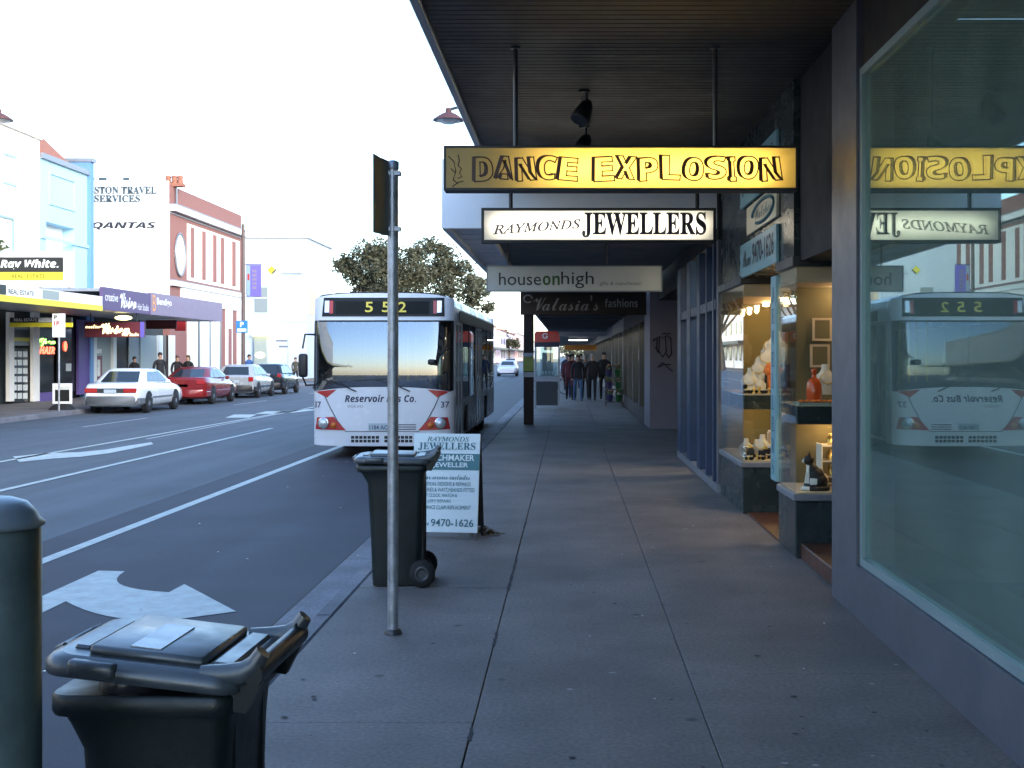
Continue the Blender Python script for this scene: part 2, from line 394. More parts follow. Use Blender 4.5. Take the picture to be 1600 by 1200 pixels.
# painted road lines and arrows
def rp(px, py): g = gnd(px, py, RZ); return (g[0], g[1])
def polymark(pts, mi=0, z=RZ + 0.008):
    bm = bmesh.new(); vs = [bm.verts.new((p[0], p[1], z)) for p in pts]; f = bm.faces.new(vs); f.normal_update()
    if f.normal.z < 0: f.normal_flip()
    bmesh.ops.triangulate(bm, faces=[f]); mm.frombm(bm, mi)
def strip(x0, y0, x1, y1, w, mi=0, z=RZ + 0.008): polymark([(x0 - w / 2, y0), (x0 + w / 2, y0), (x1 + w / 2, y1), (x1 - w / 2, y1)], mi, z)
mm = M()
strip(-4.72, -3, -4.4, 60, 0.13)
struct(mm, "parking_lane_line", "road_paint")
mm = M()
strip(-7.8, 5, -7.45, 30.5, 0.12, 0)
for y in (36, 45, 54, 63, 72, 84, 96): strip(-7.4, y, -7.4, y + 3.0, 0.12, 0)
struct(mm, "lane_line", "road_paint")
mm = M()
strip(-10.15, 8, -9.05, 42, 0.12); strip(-9.05, 42, -8.95, 120, 0.12)
strip(-9.2, 26.5, -9.0, 42, 0.10, 1)
struct(mm, "centre_line", ["road_paint", "road_paint_worn"])
mm = M()
for y in (18, 31, 45, 58): strip(-12.4, y, -12.3, y + 4.5, 0.10, 0)
struct(mm, "far_lane_line", "road_paint_worn")
mm = M()
def arc(a_, c_, b_, n=9): return [tuple((1 - t) ** 2 * a_[i] + 2 * t * (1 - t) * c_[i] + t * t * b_[i] for i in range(2)) for t in [k / n for k in range(n + 1)]]
polymark([rp(*p) for p in [(-40, 985), (20, 955), (70, 931), (154, 893)] + arc((195, 894), (150, 920), (264, 927)) + [(288, 914), (369, 957), (294, 967)] + arc((270, 970), (165, 976), (103, 941)) + [(70, 957), (-30, 1006)]])
struct(mm, "turn_arrow", "road_paint")
mm = M()
polymark([rp(*p) for p in ((20, 714), (70, 709), (125, 707), (165, 703), (200, 697), (236, 691.5), (240, 694.5), (205, 702), (170, 709), (125, 714.5), (85, 717), (30, 722.5))])
struct(mm, "curved_arrow", "road_paint")
mm = M()
for a, b in (((352, 653), (366, 648)), ((398, 647), (416, 643)), ((425, 645), (470, 640))): 
    p = rp(*a); q = rp(*b); polymark([(p[0], p[1]), (p[0] + 0.7, p[1]), (q[0] + 0.7, q[1]), (q[0], q[1])])
struct(mm, "median_hatching", "road_paint")

# ------------------------------------------------------------------ near side: buildings
def frame_y(m, x0, x1, y0, y1, z0, z1, t, mi=0):      # rectangular frame in a plane of constant x
    m.box(x0, x1, y0, y1, z0, z0 + t, mi); m.box(x0, x1, y0, y1, z1 - t, z1, mi)
    m.box(x0, x1, y0, y0 + t, z0 + t, z1 - t, mi); m.box(x0, x1, y1 - t, y1, z0 + t, z1 - t, mi)
def frame_x(m, x0, x1, y0, y1, z0, z1, t, mi=0):
    m.box(x0, x1, y0, y1, z0, z0 + t, mi); m.box(x0, x1, y0, y1, z1 - t, z1, mi)
    m.box(x0, x0 + t, y0, y1, z0 + t, z1 - t, mi); m.box(x1 - t, x1, y0, y1, z0 + t, z1 - t, mi)

# dance studio: big plate window, pilaster, recessed doorway
dance = thing("dance_studio", "dark shop with a huge plate glass window mirroring the bus, nearest on the right", "shop", (4, -5, 0))
m = M()
m.box(1.81, 2.05, -40, 7.66, 0, 0.33, 0)                         # stall riser
m.box(1.81, 2.05, 7.66, 8.37, 0, 3.9, 0)                         # pilaster
m.box(1.85, 2.05, -40, 7.655, 3.46, 3.9, 1)                      # fascia over window
m.box(1.88, 2.3, 8.375, 9.88, 2.42, 3.9, 1)                      # header over the doorway
m.box(1.84, 2.2, -40, 14.6, 4.4, 7.0, 2)                         # upper wall above the awning
m.box(2.2, 12, -40, -39.8, 0.13, 7.0, 2); m.box(11.8, 12, -39.8, 9.8, 0.13, 7.0, 2); m.box(2.2, 11.8, -39.8, 9.8, 6.8, 7.0, 2)  # unseen walls and roof, carried back so the row shades the street
m.build("wall", ["bluegrey_paint", "dark_paint", "tan_light"], dance)
m = M(); m.box(2.06, 11.7, -39.7, 8.37, 0.0, 0.1, 0); m.box(2.3, 11.7, 8.37, 9.8, 0.0, 0.1, 0)
m.box(6.0, 6.1, -39.7, 9.8, 0.1, 4.0, 1); m.box(2.06, 6.0, -39.7, 8.3, 3.95, 4.0, 1); m.box(2.06, 6.0, 8.31, 8.37, 0.1, 3.95, 1)
m.build("interior", "interior_dark", dance)
wf = M(); frame_y(wf, 1.83, 1.89, -12, 7.655, 0.335, 3.455, 0.05); wf.box(1.83, 1.89, -2.06, -2.0, 0.385, 3.405)
win = wf.build("shop_window", "alu_teal", dance)
m = M(); m.box(1.855, 1.865, -2.0, 7.605, 0.385, 3.405); m.box(1.855, 1.865, -11.95, -2.06, 0.385, 3.405); m.each("pane", "shop_glass", win)
m = M(); m.box(1.885, 2.3, 8.375, 9.89, 0, 0.125, 0, 0.006); m.box(2.301, 3.4, 8.375, 9.89, 0, 0.13, 0)
m.box(3.3, 3.36, 8.4, 9.88, 0.13, 2.4, 1); m.build("doorstep", ["dark_tile_brown", "dark_paint"], dance)

# awning over the dance studio and the jeweller
aw1 = thing("awning", "high dark awning with a brown ribbed soffit over the nearest footpath", "awning", (0.4, 0, 3.9))
m = M(); y = -45.0  # carried on unseen behind the camera to darken the footpath
while y < 14.75:
    y2 = min(y + 0.105, 14.76)
    for a, b, c, d in ((y, 3.907, y + 0.010, 3.9), (y + 0.010, 3.9, y2 - 0.010, 3.9), (y2 - 0.010, 3.9, y2, 3.907)):
        m.quad((-0.93, a, b), (1.84, a, b), (1.84, c, d), (-0.93, c, d))
    y = y2
for s in m.f: pass
m.f = [tuple(reversed(f)) for f in m.f]
m.box(-0.93, 1.835, -45, 14.76, 3.93, 4.12)
m.box(1.836, 2.6, -45, 14.6, 3.905, 4.12)
m.build("soffit", "soffit_brown", aw1)
m = M(); m.box(-1.0, -0.932, -45, 14.76, 3.86, 4.2, 0, 0.01); m.box(-1.03, -1.0, -45, 14.76, 4.12, 4.22, 0); m.build("edge_beam", "metal_grey", aw1)

# ---- jeweller
jew = thing("jewellery_shop", "jeweller's shop with lit corner showcases, dark teal tiles and a recessed entry", "shop", (3, 12.2, 0))
m = M()
m.box(1.83, 2.3, 9.9, 14.6, 2.47, 3.9, 0)
m.box(3.2, 3.3, 9.9, 14.6, 0, 3.9, 1); m.box(1.9, 3.2, 14.56, 14.62, 0, 2.38, 1)
m.box(2.3, 12, 14.5, 14.6, 0, 7, 1) if False else None
m.box(1.86, 3.2, 10.72, 12.66, -0.02, 0.02, 2)
m.build("wall", ["dark_teal_tile", "tan_wall", "dark_tile_brown"], jew)
mat("olive_lining", (0.16, 0.13, 0.06), 0.7, var=0.1)
def showcase(x0, x1, y0, y1, backx, sill, shelf, top, name):
    # prism footprint with a clipped street corner; glass on street, near and far faces
    root = M(); root.box(x0, x1, y0, y1, 0, sill - 0.06, 0, 0.01)
    sc_ = root.build("showcase", "dark_teal_tile", jew)
    m = M(); m.box(x0 - 0.02, x1, y0 - 0.02, y1, sill - 0.058, sill, 0, 0.008); m.build("sill", "sill_grey", sc_)
    m = M(); m.box(x0 + 0.02, x1 - 0.02, y0 + 0.02, y1 - 0.02, sill + 0.001, sill + 0.012, 0); m.build("base_cloth", "shelf_top", sc_)
    m = M(); m.box(x0 - 0.03, x1, y0 - 0.03, y1 + 0.01, top, top + 0.085, 0, 0.006); m.build("header", "steel_dark", sc_)
    m = M(); m.box(x0 + 0.02, x1 - 0.02, y0 + 0.02, y1 - 0.02, shelf - 0.16, shelf - 0.012, 0); m.box(x0 + 0.02, x1 - 0.02, y0 + 0.02, y1 - 0.02, shelf - 0.0118, shelf, 1); m.build("shelf", ["dark_teal_tile", "shelf_top"], sc_)
    m = M(); m.box(x0, x0 + 0.008, y0, y1, sill, top); m.box(x0 + 0.009, x1, y0, y0 + 0.008, sill, top); m.box(x0 + 0.009, x1, y1 - 0.008, y1, sill, top); m.build("pane", "showcase_glass", sc_)
    m = M(); m.box(x1 - 0.04, x1 - 0.015, y0 + 0.01, y1 - 0.01, sill, top, 0); m.build("back_panel", "tan_wall", sc_)
    if name == "a": m = M(); m.box(x0 + 0.10, x1 - 0.05, y1 - 0.03, y1 - 0.012, shelf + 0.001, top - 0.131, 0); m.box(x0 + 0.10, x1 - 0.05, y1 - 0.03, y1 - 0.012, sill + 0.013, shelf - 0.161, 0); m.each("lining", "olive_lining", sc_)
    m = M(); m.box(x0 + 0.012, x1 - 0.05, y0 + 0.012, y1 - 0.012, top - 0.13, top - 0.002, 0); m.build("light_box", "tan_light", sc_)
    return sc_
sA = showcase(1.845, 3.1, 9.9, 10.7, 3.1, 0.525, 1.25, 2.38, "a")
sB = showcase(1.815, 3.1, 12.7, 14.55, 3.1, 0.54, 1.25, 2.40, "b")
for sc_, x, ys, zt in ((sA, 2.35, (10.1, 10.5), 2.24), (sB, 2.3, (13.0, 13.6, 14.2), 2.26)):
    m = M()
    for yy in ys:
        m.lathe([(0.035, zt - 0.03), (0.035, zt + 0.01)], (x, yy, 0), 10)
        light("downlight", 'POINT', (x, yy, zt - 0.06), 0.32 if sc_ == sA else 0.75, (1.0, 0.60, 0.24), 0.03, parent=None)
        light("downlight", 'POINT', (x - 0.1, yy, 1.05), 0.5, (1.0, 0.60, 0.24), 0.03, parent=None)
        m.lathe([(0.03, 1.075), (0.03, 1.09)], (x - 0.1, yy, 0), 10)
    m.each("downlight", "lamp_on", sc_)
light("shop_light", 'POINT', (2.6, 11.7, 2.9), 14, (1.0, 0.68, 0.36), 0.15)
m = M(); m.lathe([(0.10, 2.93), (0.10, 3.0)], (2.6, 11.7, 0), 16); m.build("entry_lamp", "lamp_on", jew)

# sign boards over the jeweller's entry (facing the street)
def yboard(name, label, z0, z1, ya, yb, face, x=1.826, th=0.03):
    t = thing(name, label, "sign", (x, (ya + yb) / 2, z0))
    m = M(); m.box(x - th, x, ya, yb, z0, z1, 0, 0.004); m.build("panel", face, t); return t
b = yboard("shop_sign", "pale blue board with a phone number above the jeweller's entry", 2.46, 2.80, 10.55, 12.75, "board_blue")
m = M(); m.text(fancy("Phone", "script"), (1.796, 12.55, 2.55), NY, Z_, 0.55, 0.17, 0); m.text("9470-1626", (1.796, 11.9, 2.54), NY, Z_, 1.25, 0.21, 0, bold=0.02); m.build("lettering", "ink", b)
mat("cream_board", (0.62, 0.58, 0.42), 0.4, var=0.05)
b = yboard("shop_sign", "cream board with a dark oval emblem, middle one above the jeweller's entry", 2.86, 3.14, 10.55, 12.3, "cream_board")
m = M()
pts = [(1.793, 11.25 + 0.62 * math.cos(t_), 3.0 + 0.10 * math.sin(t_)) for t_ in [i * 2 * math.pi / 28 for i in range(25)]]
m.tube(pts, [0.018] * len(pts), 6); m.text(fancy("Watches", "script"), (1.796, 11.75, 2.95), NY, Z_, 0.95, 0.11, 0); m.build("lettering", "ink_teal", b)
b = yboard("shop_sign", "pale blue board with tall dark letters, topmost above the jeweller's entry", 3.18, 3.62, 10.55, 12.75, "board_blue")
m = M(); m.text(fancy("JEWELLERS", "serifbold"), (1.796, 12.6, 3.28), NY, Z_, 1.9, 0.26, 0); m.build("lettering", "ink", b)
b = yboard("shop_sign", "tall narrow pale blue board of upright letters beside the nearer showcase", 0.54, 2.36, 10.71, 10.97, "board_blue", x=1.85)
m = M()
for i, ch in enumerate("JEWELLERS"): m.text(fancy(ch, "serifbold"), (1.82, 10.91, 2.13 - i * 0.192), NY, Z_, 0.13, 0.13, 0)
m.build("lettering", "ink_teal", b)

# ---- things on show
def bust(kind=0):
    m = M()
    m.loft([[(a * math.cos(t_), b_ * math.sin(t_) + o_, z) for t_ in [i * math.pi / 7 for i in range(14)]] for a, b_, o_, z in
            ((0.055, 0.04, 0, 0), (0.075, 0.045, 0, 0.03), (0.085, 0.045, 0.005, 0.09), (0.08, 0.04, 0.01, 0.13), (0.045, 0.03, 0.02, 0.155), (0.03, 0.027, 0.025, 0.18), (0.028, 0.026, 0.025, 0.215))])
    return m
def put_bust(loc, rz, s, label, dark=False):
    t = thing("necklace_stand", label, "display", loc, "necklace busts in the jeweller's windows", rz, local=True); t.scale = (s, s, s)
    bust().build("bust", "velvet_black" if dark else "cream_velvet", t)
    m = M(); pts = [(0.055 * math.sin(a), -0.05 + 0.01 * math.cos(a), 0.155 - 0.075 * math.cos(a / 2.0) ** 2) for a in [-2.6 + 5.2 * i / 12 for i in range(13)]]
    m.tube(pts, 0.004, 5); m.ball((0, -0.047, 0.075), 0.008, 0, 8); m.build("necklace", "gold", t)
rz = -0.5
put_bust((1.93, 12.92, 1.252), rz, 1.1, "small cream necklace bust at the left end of the farther showcase's shelf")
put_bust((1.97, 13.25, 1.252), rz, 1.25, "cream necklace bust near the street glass on the farther showcase's shelf")
put_bust((2.06, 13.12, 1.357), rz, 1.35, "cream necklace bust raised on a black step, farther showcase")
put_bust((2.16, 13.1, 1.457), rz, 1.5, "large cream necklace bust behind the orange cloth, farther showcase")
put_bust((2.25, 13.30, 1.557), rz, 1.7, "tallest cream necklace bust at the back of the farther showcase")
put_bust((2.20, 10.40, 1.32), 0.0, 1.2, "white necklace bust beside the framed pictures in the nearer showcase")
put_bust((2.02, 12.86, 1.252), rz, 0.8, "smallest cream necklace bust, at the front of the farther showcase's shelf")
put_bust((2.14, 13.42, 1.457), rz, 1.2, "cream necklace bust at the far back of the black steps, farther showcase")
put_bust((1.93, 13.30, 0.554), rz, 0.9, "cream necklace bust low on the floor of the farther showcase, left end")
put_bust((2.10, 13.25, 0.554), rz, 1.1, "cream necklace bust low on the floor of the farther showcase, right end", )
put_bust((2.12, 10.22, 0.538), 0.2, 0.8, "little cream necklace bust behind the cat ornament")
m = M(); m.box(2.0, 3.05, 13.02, 13.5, 1.251, 1.355, 0, 0.005); m.box(2.10, 3.05, 13.02, 13.5, 1.3551, 1.455, 0, 0.005); m.box(2.19, 3.05, 13.18, 13.5, 1.4551, 1.555, 0, 0.005)
tag(m.build("display_step", "velvet_black"), "black velvet steps under the necklace busts in the farther showcase", "display")
m = M()
for i in range(9):
    a = rnd.uniform(0, 6.28); m.ball((2.17 + rnd.uniform(-0.06, 0.06), 12.90 + rnd.uniform(-0.03, 0.03), 1.49 + rnd.uniform(-0.02, 0.05)), (0.05, 0.03, 0.045), 0, 8)
m.box(2.11, 2.23, 12.86, 12.95, 1.252, 1.46, 0, 0.01)
tag(m.build("draped_cloth", "orange_cloth"), "crumpled orange cloth among the cream busts in the farther showcase", "cloth")
def jbox(loc, rz, label, s=1.0):
    t = thing("ring_box", label, "jewellery box", loc, "ring boxes and trays in the jeweller's windows", rz, local=True); t.scale = (s, s, s)
    m = M(); m.box(-0.04, 0.04, -0.03, 0.03, 0, 0.035, 0, 0.004); m.build("case", "velvet_black", t)
    m = M(); m.box(-0.035, 0.035, -0.025, 0.025, 0.0352, 0.042, 0); m.build("cushion", "cream_velvet", t)
    m = M(); m.box(-0.04, 0.04, 0.032, 0.042, 0.03, 0.095, 0, 0.004); m.build("lid", "velvet_black", t)
    m = M(); m.lathe([(0.008, 0.0), (0.011, 0.004), (0.008, 0.008)], (0, 0, 0.043), 10); m.build("ring", "gold", t); return t
jb = None
spots = []
for i in range(7): spots.append((1.88 + 0.09 * i + rnd.uniform(-.02, .02), 12.84 + rnd.uniform(-.02, .06), 1.252, 'on the upper shelf of the farther showcase'))
for i in range(12): spots.append((1.88 + 0.055 * i + rnd.uniform(-.02, .02), 12.82 + 0.16 * (i % 3) + rnd.uniform(-.02, .04), 0.554, 'on the lower floor of the farther showcase'))
for i, (x, y, z, where) in enumerate(spots):
    lb = "small open black ring box " + where
    if jb is None: jb = jbox((x, y, z), rnd.uniform(-.5, .5), lb)
    else: dup(jb, (x, y, z), rnd.uniform(-.6, .6), lb, "ring boxes " + where)
    if i == 0: jb["group"] = "ring boxes " + where
for i in range(8):
    t = None
    m = M(); x = 1.90 + 0.07 * i; y = 13.1 + 0.12 * (i % 3); z0 = 0.5545
    m.lathe([(0.035, z0), (0.04, z0 + 0.02), (0.02, z0 + 0.03), (0.012, z0 + 0.06), (0.03, z0 + 0.085), (0.034, z0 + 0.11), (0.02, z0 + 0.125)], (x, y, 0), 14)
    tag(m.build("gilt_ornament", "gold" if i % 2 else "silver"), "little %s ornament on the floor of the farther showcase" % ("gilt" if i % 2 else "silver"), "ornament", "%s ornaments in the farther showcase" % ("gilt" if i % 2 else "silver"))
for i, (x, y) in enumerate(((2.12, 13.5), (2.28, 13.6))):
    m = M(); m.box(x - .06, x + .06, y - .05, y + .05, 0.5545, 0.70 + 0.1 * i, 0, 0.006); m.box(x - .05, x + .05, y - .04, y + .04, 0.701 + 0.1 * i, 0.72 + 0.1 * i, 1, 0.004)
    tag(m.build("display_plinth", ["tan_light", "cream_velvet"]), ("shorter tan" if i == 0 else "taller tan") + " display plinth on the floor of the farther showcase", "display")
glit = None
for i in range(34):
    up = i % 2; x, y, z = rnd.uniform(1.86, 2.3), rnd.uniform(12.76, 13.02), (1.2525 if up else 0.5545)
    lb = "tiny gilt trinket standing on the %s of the farther showcase" % ("shelf" if up else "floor"); gp_ = "gilt trinkets on the %s of the farther showcase" % ("shelf" if up else "floor")
    if glit is None:
        q = M(); q.lathe([(0.012, 0.0), (0.016, 0.004), (0.006, 0.012), (0.005, 0.022), (0.013, 0.032), (0.014, 0.04), (0.004, 0.05)], (0, 0, 0), 10); glit = tag(q.build("gilt_trinket", "gold"), lb, "ornament", gp_); o = glit
    else: o = glit.copy(); COL.objects.link(o); tag(o, lb, "ornament", gp_)
    o.location = (x, y, z); sc_k = rnd.uniform(0.8, 1.7); o.scale = (sc_k, sc_k, sc_k)
# orange bottle, tray, cat, price frames in the near showcase
m = M(); m.lathe([(0.045, 0), (0.062, 0.01), (0.064, 0.09), (0.06, 0.15), (0.045, 0.19), (0.02, 0.205), (0.017, 0.25), (0.024, 0.255), (0.024, 0.275), (0.015, 0.28)], (2.04, 10.12, 1.2625), 20)
tag(m.build("orange_bottle", "orange_glass"), "tall shiny orange bottle on the nearer showcase shelf", "bottle")
m = M()
for k in range(7): m.ball((1.92 + k * 0.045, 10.0 + rnd.uniform(-.03, .03), 1.277), (0.03, 0.03, 0.014), 0, 8)
tag(m.build("beaded_necklace", "orange_cloth"), "orange beads laid round the orange bottle", "necklace")
m = M(); m.box(1.88, 2.9, 9.93, 10.25, 1.2525, 1.262, 0); tag(m.build("display_mat", "board_blue"), "pale blue mat along the nearer showcase shelf", "mat")
for i, (x, z0, h) in enumerate(((2.10, 1.55, 0.2), (2.12, 1.78, 0.2))):
    m = M(); frame_x(m, x, x + 0.17, 10.58, 10.6, z0, z0 + h, 0.02, 0); m.box(x + .02, x + .15, 10.585, 10.595, z0 + .02, z0 + h - .02, 1)
    tag(m.build("picture_frame", ["tan_light", "olive_lining"]), ("lower" if i == 0 else "upper") + " small framed picture inside the nearer showcase", "picture")
m = M()
for k in range(3):
    m.box(2.15, 2.55, 10.3, 10.52, 0.62 + k * 0.13, 0.632 + k * 0.13, 0)
    for q in range(2): m.lathe([(0.03, 0), (0.032, 0.06), (0.015, 0.07), (0.02, 0.09)], (2.24 + 0.2 * q, 10.4, 0.6335 + k * 0.13), 10, 1)
m.box(2.138, 2.15, 10.3, 10.52, 0.538, 0.9, 0); m.box(2.55, 2.562, 10.3, 10.52, 0.538, 0.9, 0)
tag(m.build("tiered_stand", ["cream_velvet", "gold"]), "cream tiered stand with gilt trinkets beside the cat", "display")
mat("fur_black", (0.012, 0.011, 0.012), 0.6); mat("fur_white", (0.75, 0.74, 0.70), 0.7)
# sitting cat ornament looking to the left, one continuous body
def fused(balls, voxel):
    q = M()
    for c, r_ in balls: q.ball(c, r_, 0, 16)
    me = bpy.data.meshes.new("f"); me.from_pydata(q.v, [], q.f); o = bpy.data.objects.new("f", me); COL.objects.link(o)
    md = o.modifiers.new("r", 'REMESH'); md.mode = 'VOXEL'; md.voxel_size = voxel; sm_ = o.modifiers.new("s", 'SMOOTH'); sm_.iterations = 4
    bpy.context.view_layer.update(); m2 = bpy.data.meshes.new_from_object(o.evaluated_get(bpy.context.evaluated_depsgraph_get()))
    r = ([tuple(v.co) for v in m2.vertices], [tuple(p.vertices) for p in m2.polygons]); bpy.data.objects.remove(o); bpy.data.meshes.remove(me); bpy.data.meshes.remove(m2); return r
cb = [((0.03, 0, 0.07), (0.085, 0.075, 0.075)), ((0.015, 0, 0.12), (0.072, 0.064, 0.07)), ((-0.012, 0, 0.165), (0.052, 0.05, 0.055)), ((-0.03, 0, 0.205), (0.034, 0.034, 0.034)),
      ((-0.042, 0, 0.248), (0.045, 0.043, 0.04)), ((-0.08, 0, 0.238), (0.02, 0.022, 0.017)), ((-0.015, 0.055, 0.035), (0.06, 0.03, 0.035)), ((-0.015, -0.055, 0.035), (0.06, 0.03, 0.035))]
for s_ in (-1, 1):
    for k in range(7): cb.append(((-0.045 - 0.004 * k, s_ * 0.026, 0.14 - 0.02 * k), (0.021 - 0.0008 * k,) * 3))
    cb.append(((-0.085, s_ * 0.026, 0.013), (0.026, 0.017, 0.014)))
    for k in range(4): cb.append(((-0.036, s_ * (0.022 + 0.002 * k), 0.278 + 0.011 * k), (0.016 - 0.0035 * k, 0.013 - 0.003 * k, 0.012)))
for k in range(12): a_ = 0.3 + k * 0.22; cb.append(((0.09 * math.cos(a_) * 1.1 + 0.02, -0.09 * math.sin(a_), 0.018), (0.019,) * 3))
v, f = fused(cb, 0.0055)
cat = thing("cat_ornament", "black and white sitting cat ornament on the nearer showcase floor", "ornament", (2.03, 10.08, 0.538), None, -0.25, local=True)
m = M(); m.add(v, f, 0, True)
for i, fc in enumerate(m.f):
    c = sum((Vector(m.v[k]) for k in fc), Vector()) / len(fc)
    if (c.x < -0.035 and 0.06 < c.z < 0.215 - 0.3 * abs(c.y)) or (c.z < 0.035 and c.x < -0.03) or (c.x < -0.078 and c.z > 0.22) or (c.y < -0.045 and -0.03 < c.x < 0.03 and 0.05 < c.z < 0.10): m.mi[i] = 1
m.build("body", ["fur_black", "fur_white"], cat)
m = M()
for s_ in (-1, 1): m.ball((-0.081, s_ * 0.02, 0.257), (0.006, 0.007, 0.007), 0, 8)
m.each("eye", "gold", cat)

# ---- blue-framed homewares shop
home = thing("homewares_shop", "shop with deep blue door posts and tall narrow windows", "shop", (2.6, 17.4, 0))
m = M()
m.box(1.78, 2.2, 14.65, 20.0, -0.0, 0.10, 3); m.box(1.8, 2.1, 14.65, 20.0, 3.05, 4.0, 1)
m.box(1.8, 2.0, 14.65, 14.85, 0.1, 3.05, 2)
m.box(3.4, 3.5, 14.65, 27.5, 0, 4, 4); m.box(1.84, 3.4, 20.0, 20.1, 0.0, 4, 1); m.box(1.84, 2.2, 14.65, 27.5, 4.3, 6.8, 4); m.box(2.0, 3.4, 20.1, 27.4, 2.9, 4.0, 1); m.box(1.935, 3.39, 20.11, 27.49, -0.1, 0.0, 5)
m.build("wall", ["dark_paint", "dark_paint", "bluegrey_paint", "sill_grey", "tan_light", "footpath_grey"], home)
m = M()
for y, w in ((15.0, 0.12), (15.75, 0.13), (16.6, 0.35), (17.9, 0.5), (19.4, 0.55)): m.box(1.78, 1.9, y, y + w, 0.1, 3.05, 0, 0.006)
m.box(1.79, 1.89, 14.86, 19.95, 2.22, 2.34, 0); m.build("window_frame", "blue_paint", home)
m = M()
for y0, y1 in ((15.12, 15.75), (15.88, 16.6), (18.4, 19.4)): m.box(1.83, 1.838, y0, y1, 0.1, 2.22)
for y0, y1 in ((15.12, 15.75), (15.88, 16.6), (16.95, 17.9), (18.4, 19.4)): m.box(1.83, 1.838, y0, y1, 2.34, 3.05)
m.each("pane", "showcase_glass", home)
m = M(); m.box(2.0, 2.9, 17.85, 17.9, 0.1, 2.2, 0); m.build("door", "tan_light", home)
m = M()
for k in range(6): m.box(2.3, 2.7, 15.1 + 0.72 * k, 15.5 + 0.72 * k, 0.1, 0.5 + 0.4 * ((k * 37) % 3), k % 3, 0.01)
m.each("shop_stock", ["cream_velvet", "rust_red", "board_blue"], home)
light("shop_light", 'POINT', (2.7, 17.3, 2.7), 4, (1.0, 0.85, 0.55), 0.15)
m = M(); m.box(2.55, 2.85, 16.9, 17.7, 2.82, 2.9); m.build("ceiling_lamp", "lamp_on", home)

# ---- fashion shop with the graffiti wall, and the shops beyond
mat("shop_a", (0.07, 0.065, 0.08), 0.6, var=0.1); mat("shop_b", (0.12, 0.105, 0.085), 0.6, var=0.1); mat("shop_c", (0.06, 0.07, 0.09), 0.6, var=0.1)
fash = thing("fashion_shop", "shop whose lilac end wall carries a black graffiti scrawl", "shop", (3, 33, 0))
m = M(); m.box(1.83, 3.4, 27.5, 27.7, 0, 3.2, 0); m.box(1.83, 2.1, 27.7, 29.5, 0, 3.2, 0); m.box(1.84, 2.1, 29.5, 41, 2.5, 3.2, 1); m.box(1.84, 2.1, 29.5, 41, 0, 0.35, 1)
for y in (31.5, 34.6, 37.5, 40.8): m.box(1.82, 2.0, y, y + 0.22, 0.35, 2.5, 2)
m.box(3.2, 3.3, 27.7, 41, 0, 3.2, 1); m.box(1.85, 2.3, 27.5, 41, 3.2, 6.5, 1)
m.build("wall", ["lilac_wall", "dark_paint", "shop_b"], fash)
m = M()
for y0, y1 in ((29.52, 31.49), (31.73, 34.59), (34.83, 37.49), (37.73, 40.79)): m.box(1.9, 1.91, y0, y1, 0.36, 2.49)
m.each("pane", "showcase_glass", fash)
m = M(); gy = 27.49
for pts in ([(1.9, 2.0), (2.0, 2.07), (1.98, 1.8), (2.02, 1.72), (1.95, 1.85)], [(1.9, 1.98), (2.05, 2.1), (2.03, 1.75), (2.12, 1.62), (2.2, 1.75), (2.18, 2.1), (2.1, 2.05)], [(2.2, 2.12), (2.3, 2.05), (2.32, 1.7), (2.25, 1.6), (2.2, 1.7)], [(2.0, 1.38), (2.12, 1.5), (2.2, 1.42), (2.34, 1.3)], [(2.05, 1.4), (2.15, 1.46), (2.3, 1.45)], [(2.1, 2.15), (2.3, 2.15)]):
    m.tube([(x, gy, z) for x, z in pts], 0.014, 5)
m.build("graffiti", "ink", fash)
light("shop_light", 'POINT', (2.5, 33, 2.6), 3, (0.9, 0.95, 1.0), 0.2)
light("shop_light", 'POINT', (2.5, 38, 2.6), 3, (0.9, 0.95, 1.0), 0.2)

far_shops = [(41.05, 52, "shop_b", "shop with tall pale posts just past the fruit display, right side"), (52.05, 66, "shop_a", "grey shopfront behind the walking group, right side"),
             (66.05, 84, "shop_c", "blue grey shopfront far along the covered walk"), (84.05, 110, "shop_b", "sandy shopfront far along the covered walk"), (110.05, 150, "shop_a", "grey shopfront at the dim end of the covered walk")]
for y0, y1, mt, lb in far_shops:
    t = thing("shopfront", lb, "shop", (3, (y0 + y1) / 2, 0), None)
    m = M(); m.box(1.85, 2.1, y0, y1, 2.5, 6.3, 0); m.box(1.85, 2.1, y0, y1, 0, 0.4, 0); m.box(3.0, 3.1, y0, y1, 0, 3, 0)
    n_ = max(3, int((y1 - y0) / 3.5))
    for k in range(n_ + 1):
        yy = y0 + (y1 - y0 - 0.3) * k / n_; m.box(1.82, 2.0, yy, yy + 0.3, 0.4, 2.5, 1)
    m.build("wall", [mt, "shop_b"], t)
    m = M()
    for k in range(n_):
        yy = y0 + (y1 - y0 - 0.3) * k / n_; m.box(1.92, 1.93, yy + 0.3, y0 + (y1 - y0 - 0.3) * (k + 1) / n_, 0.4, 2.5)
    m.each("pane", "showcase_glass", t)

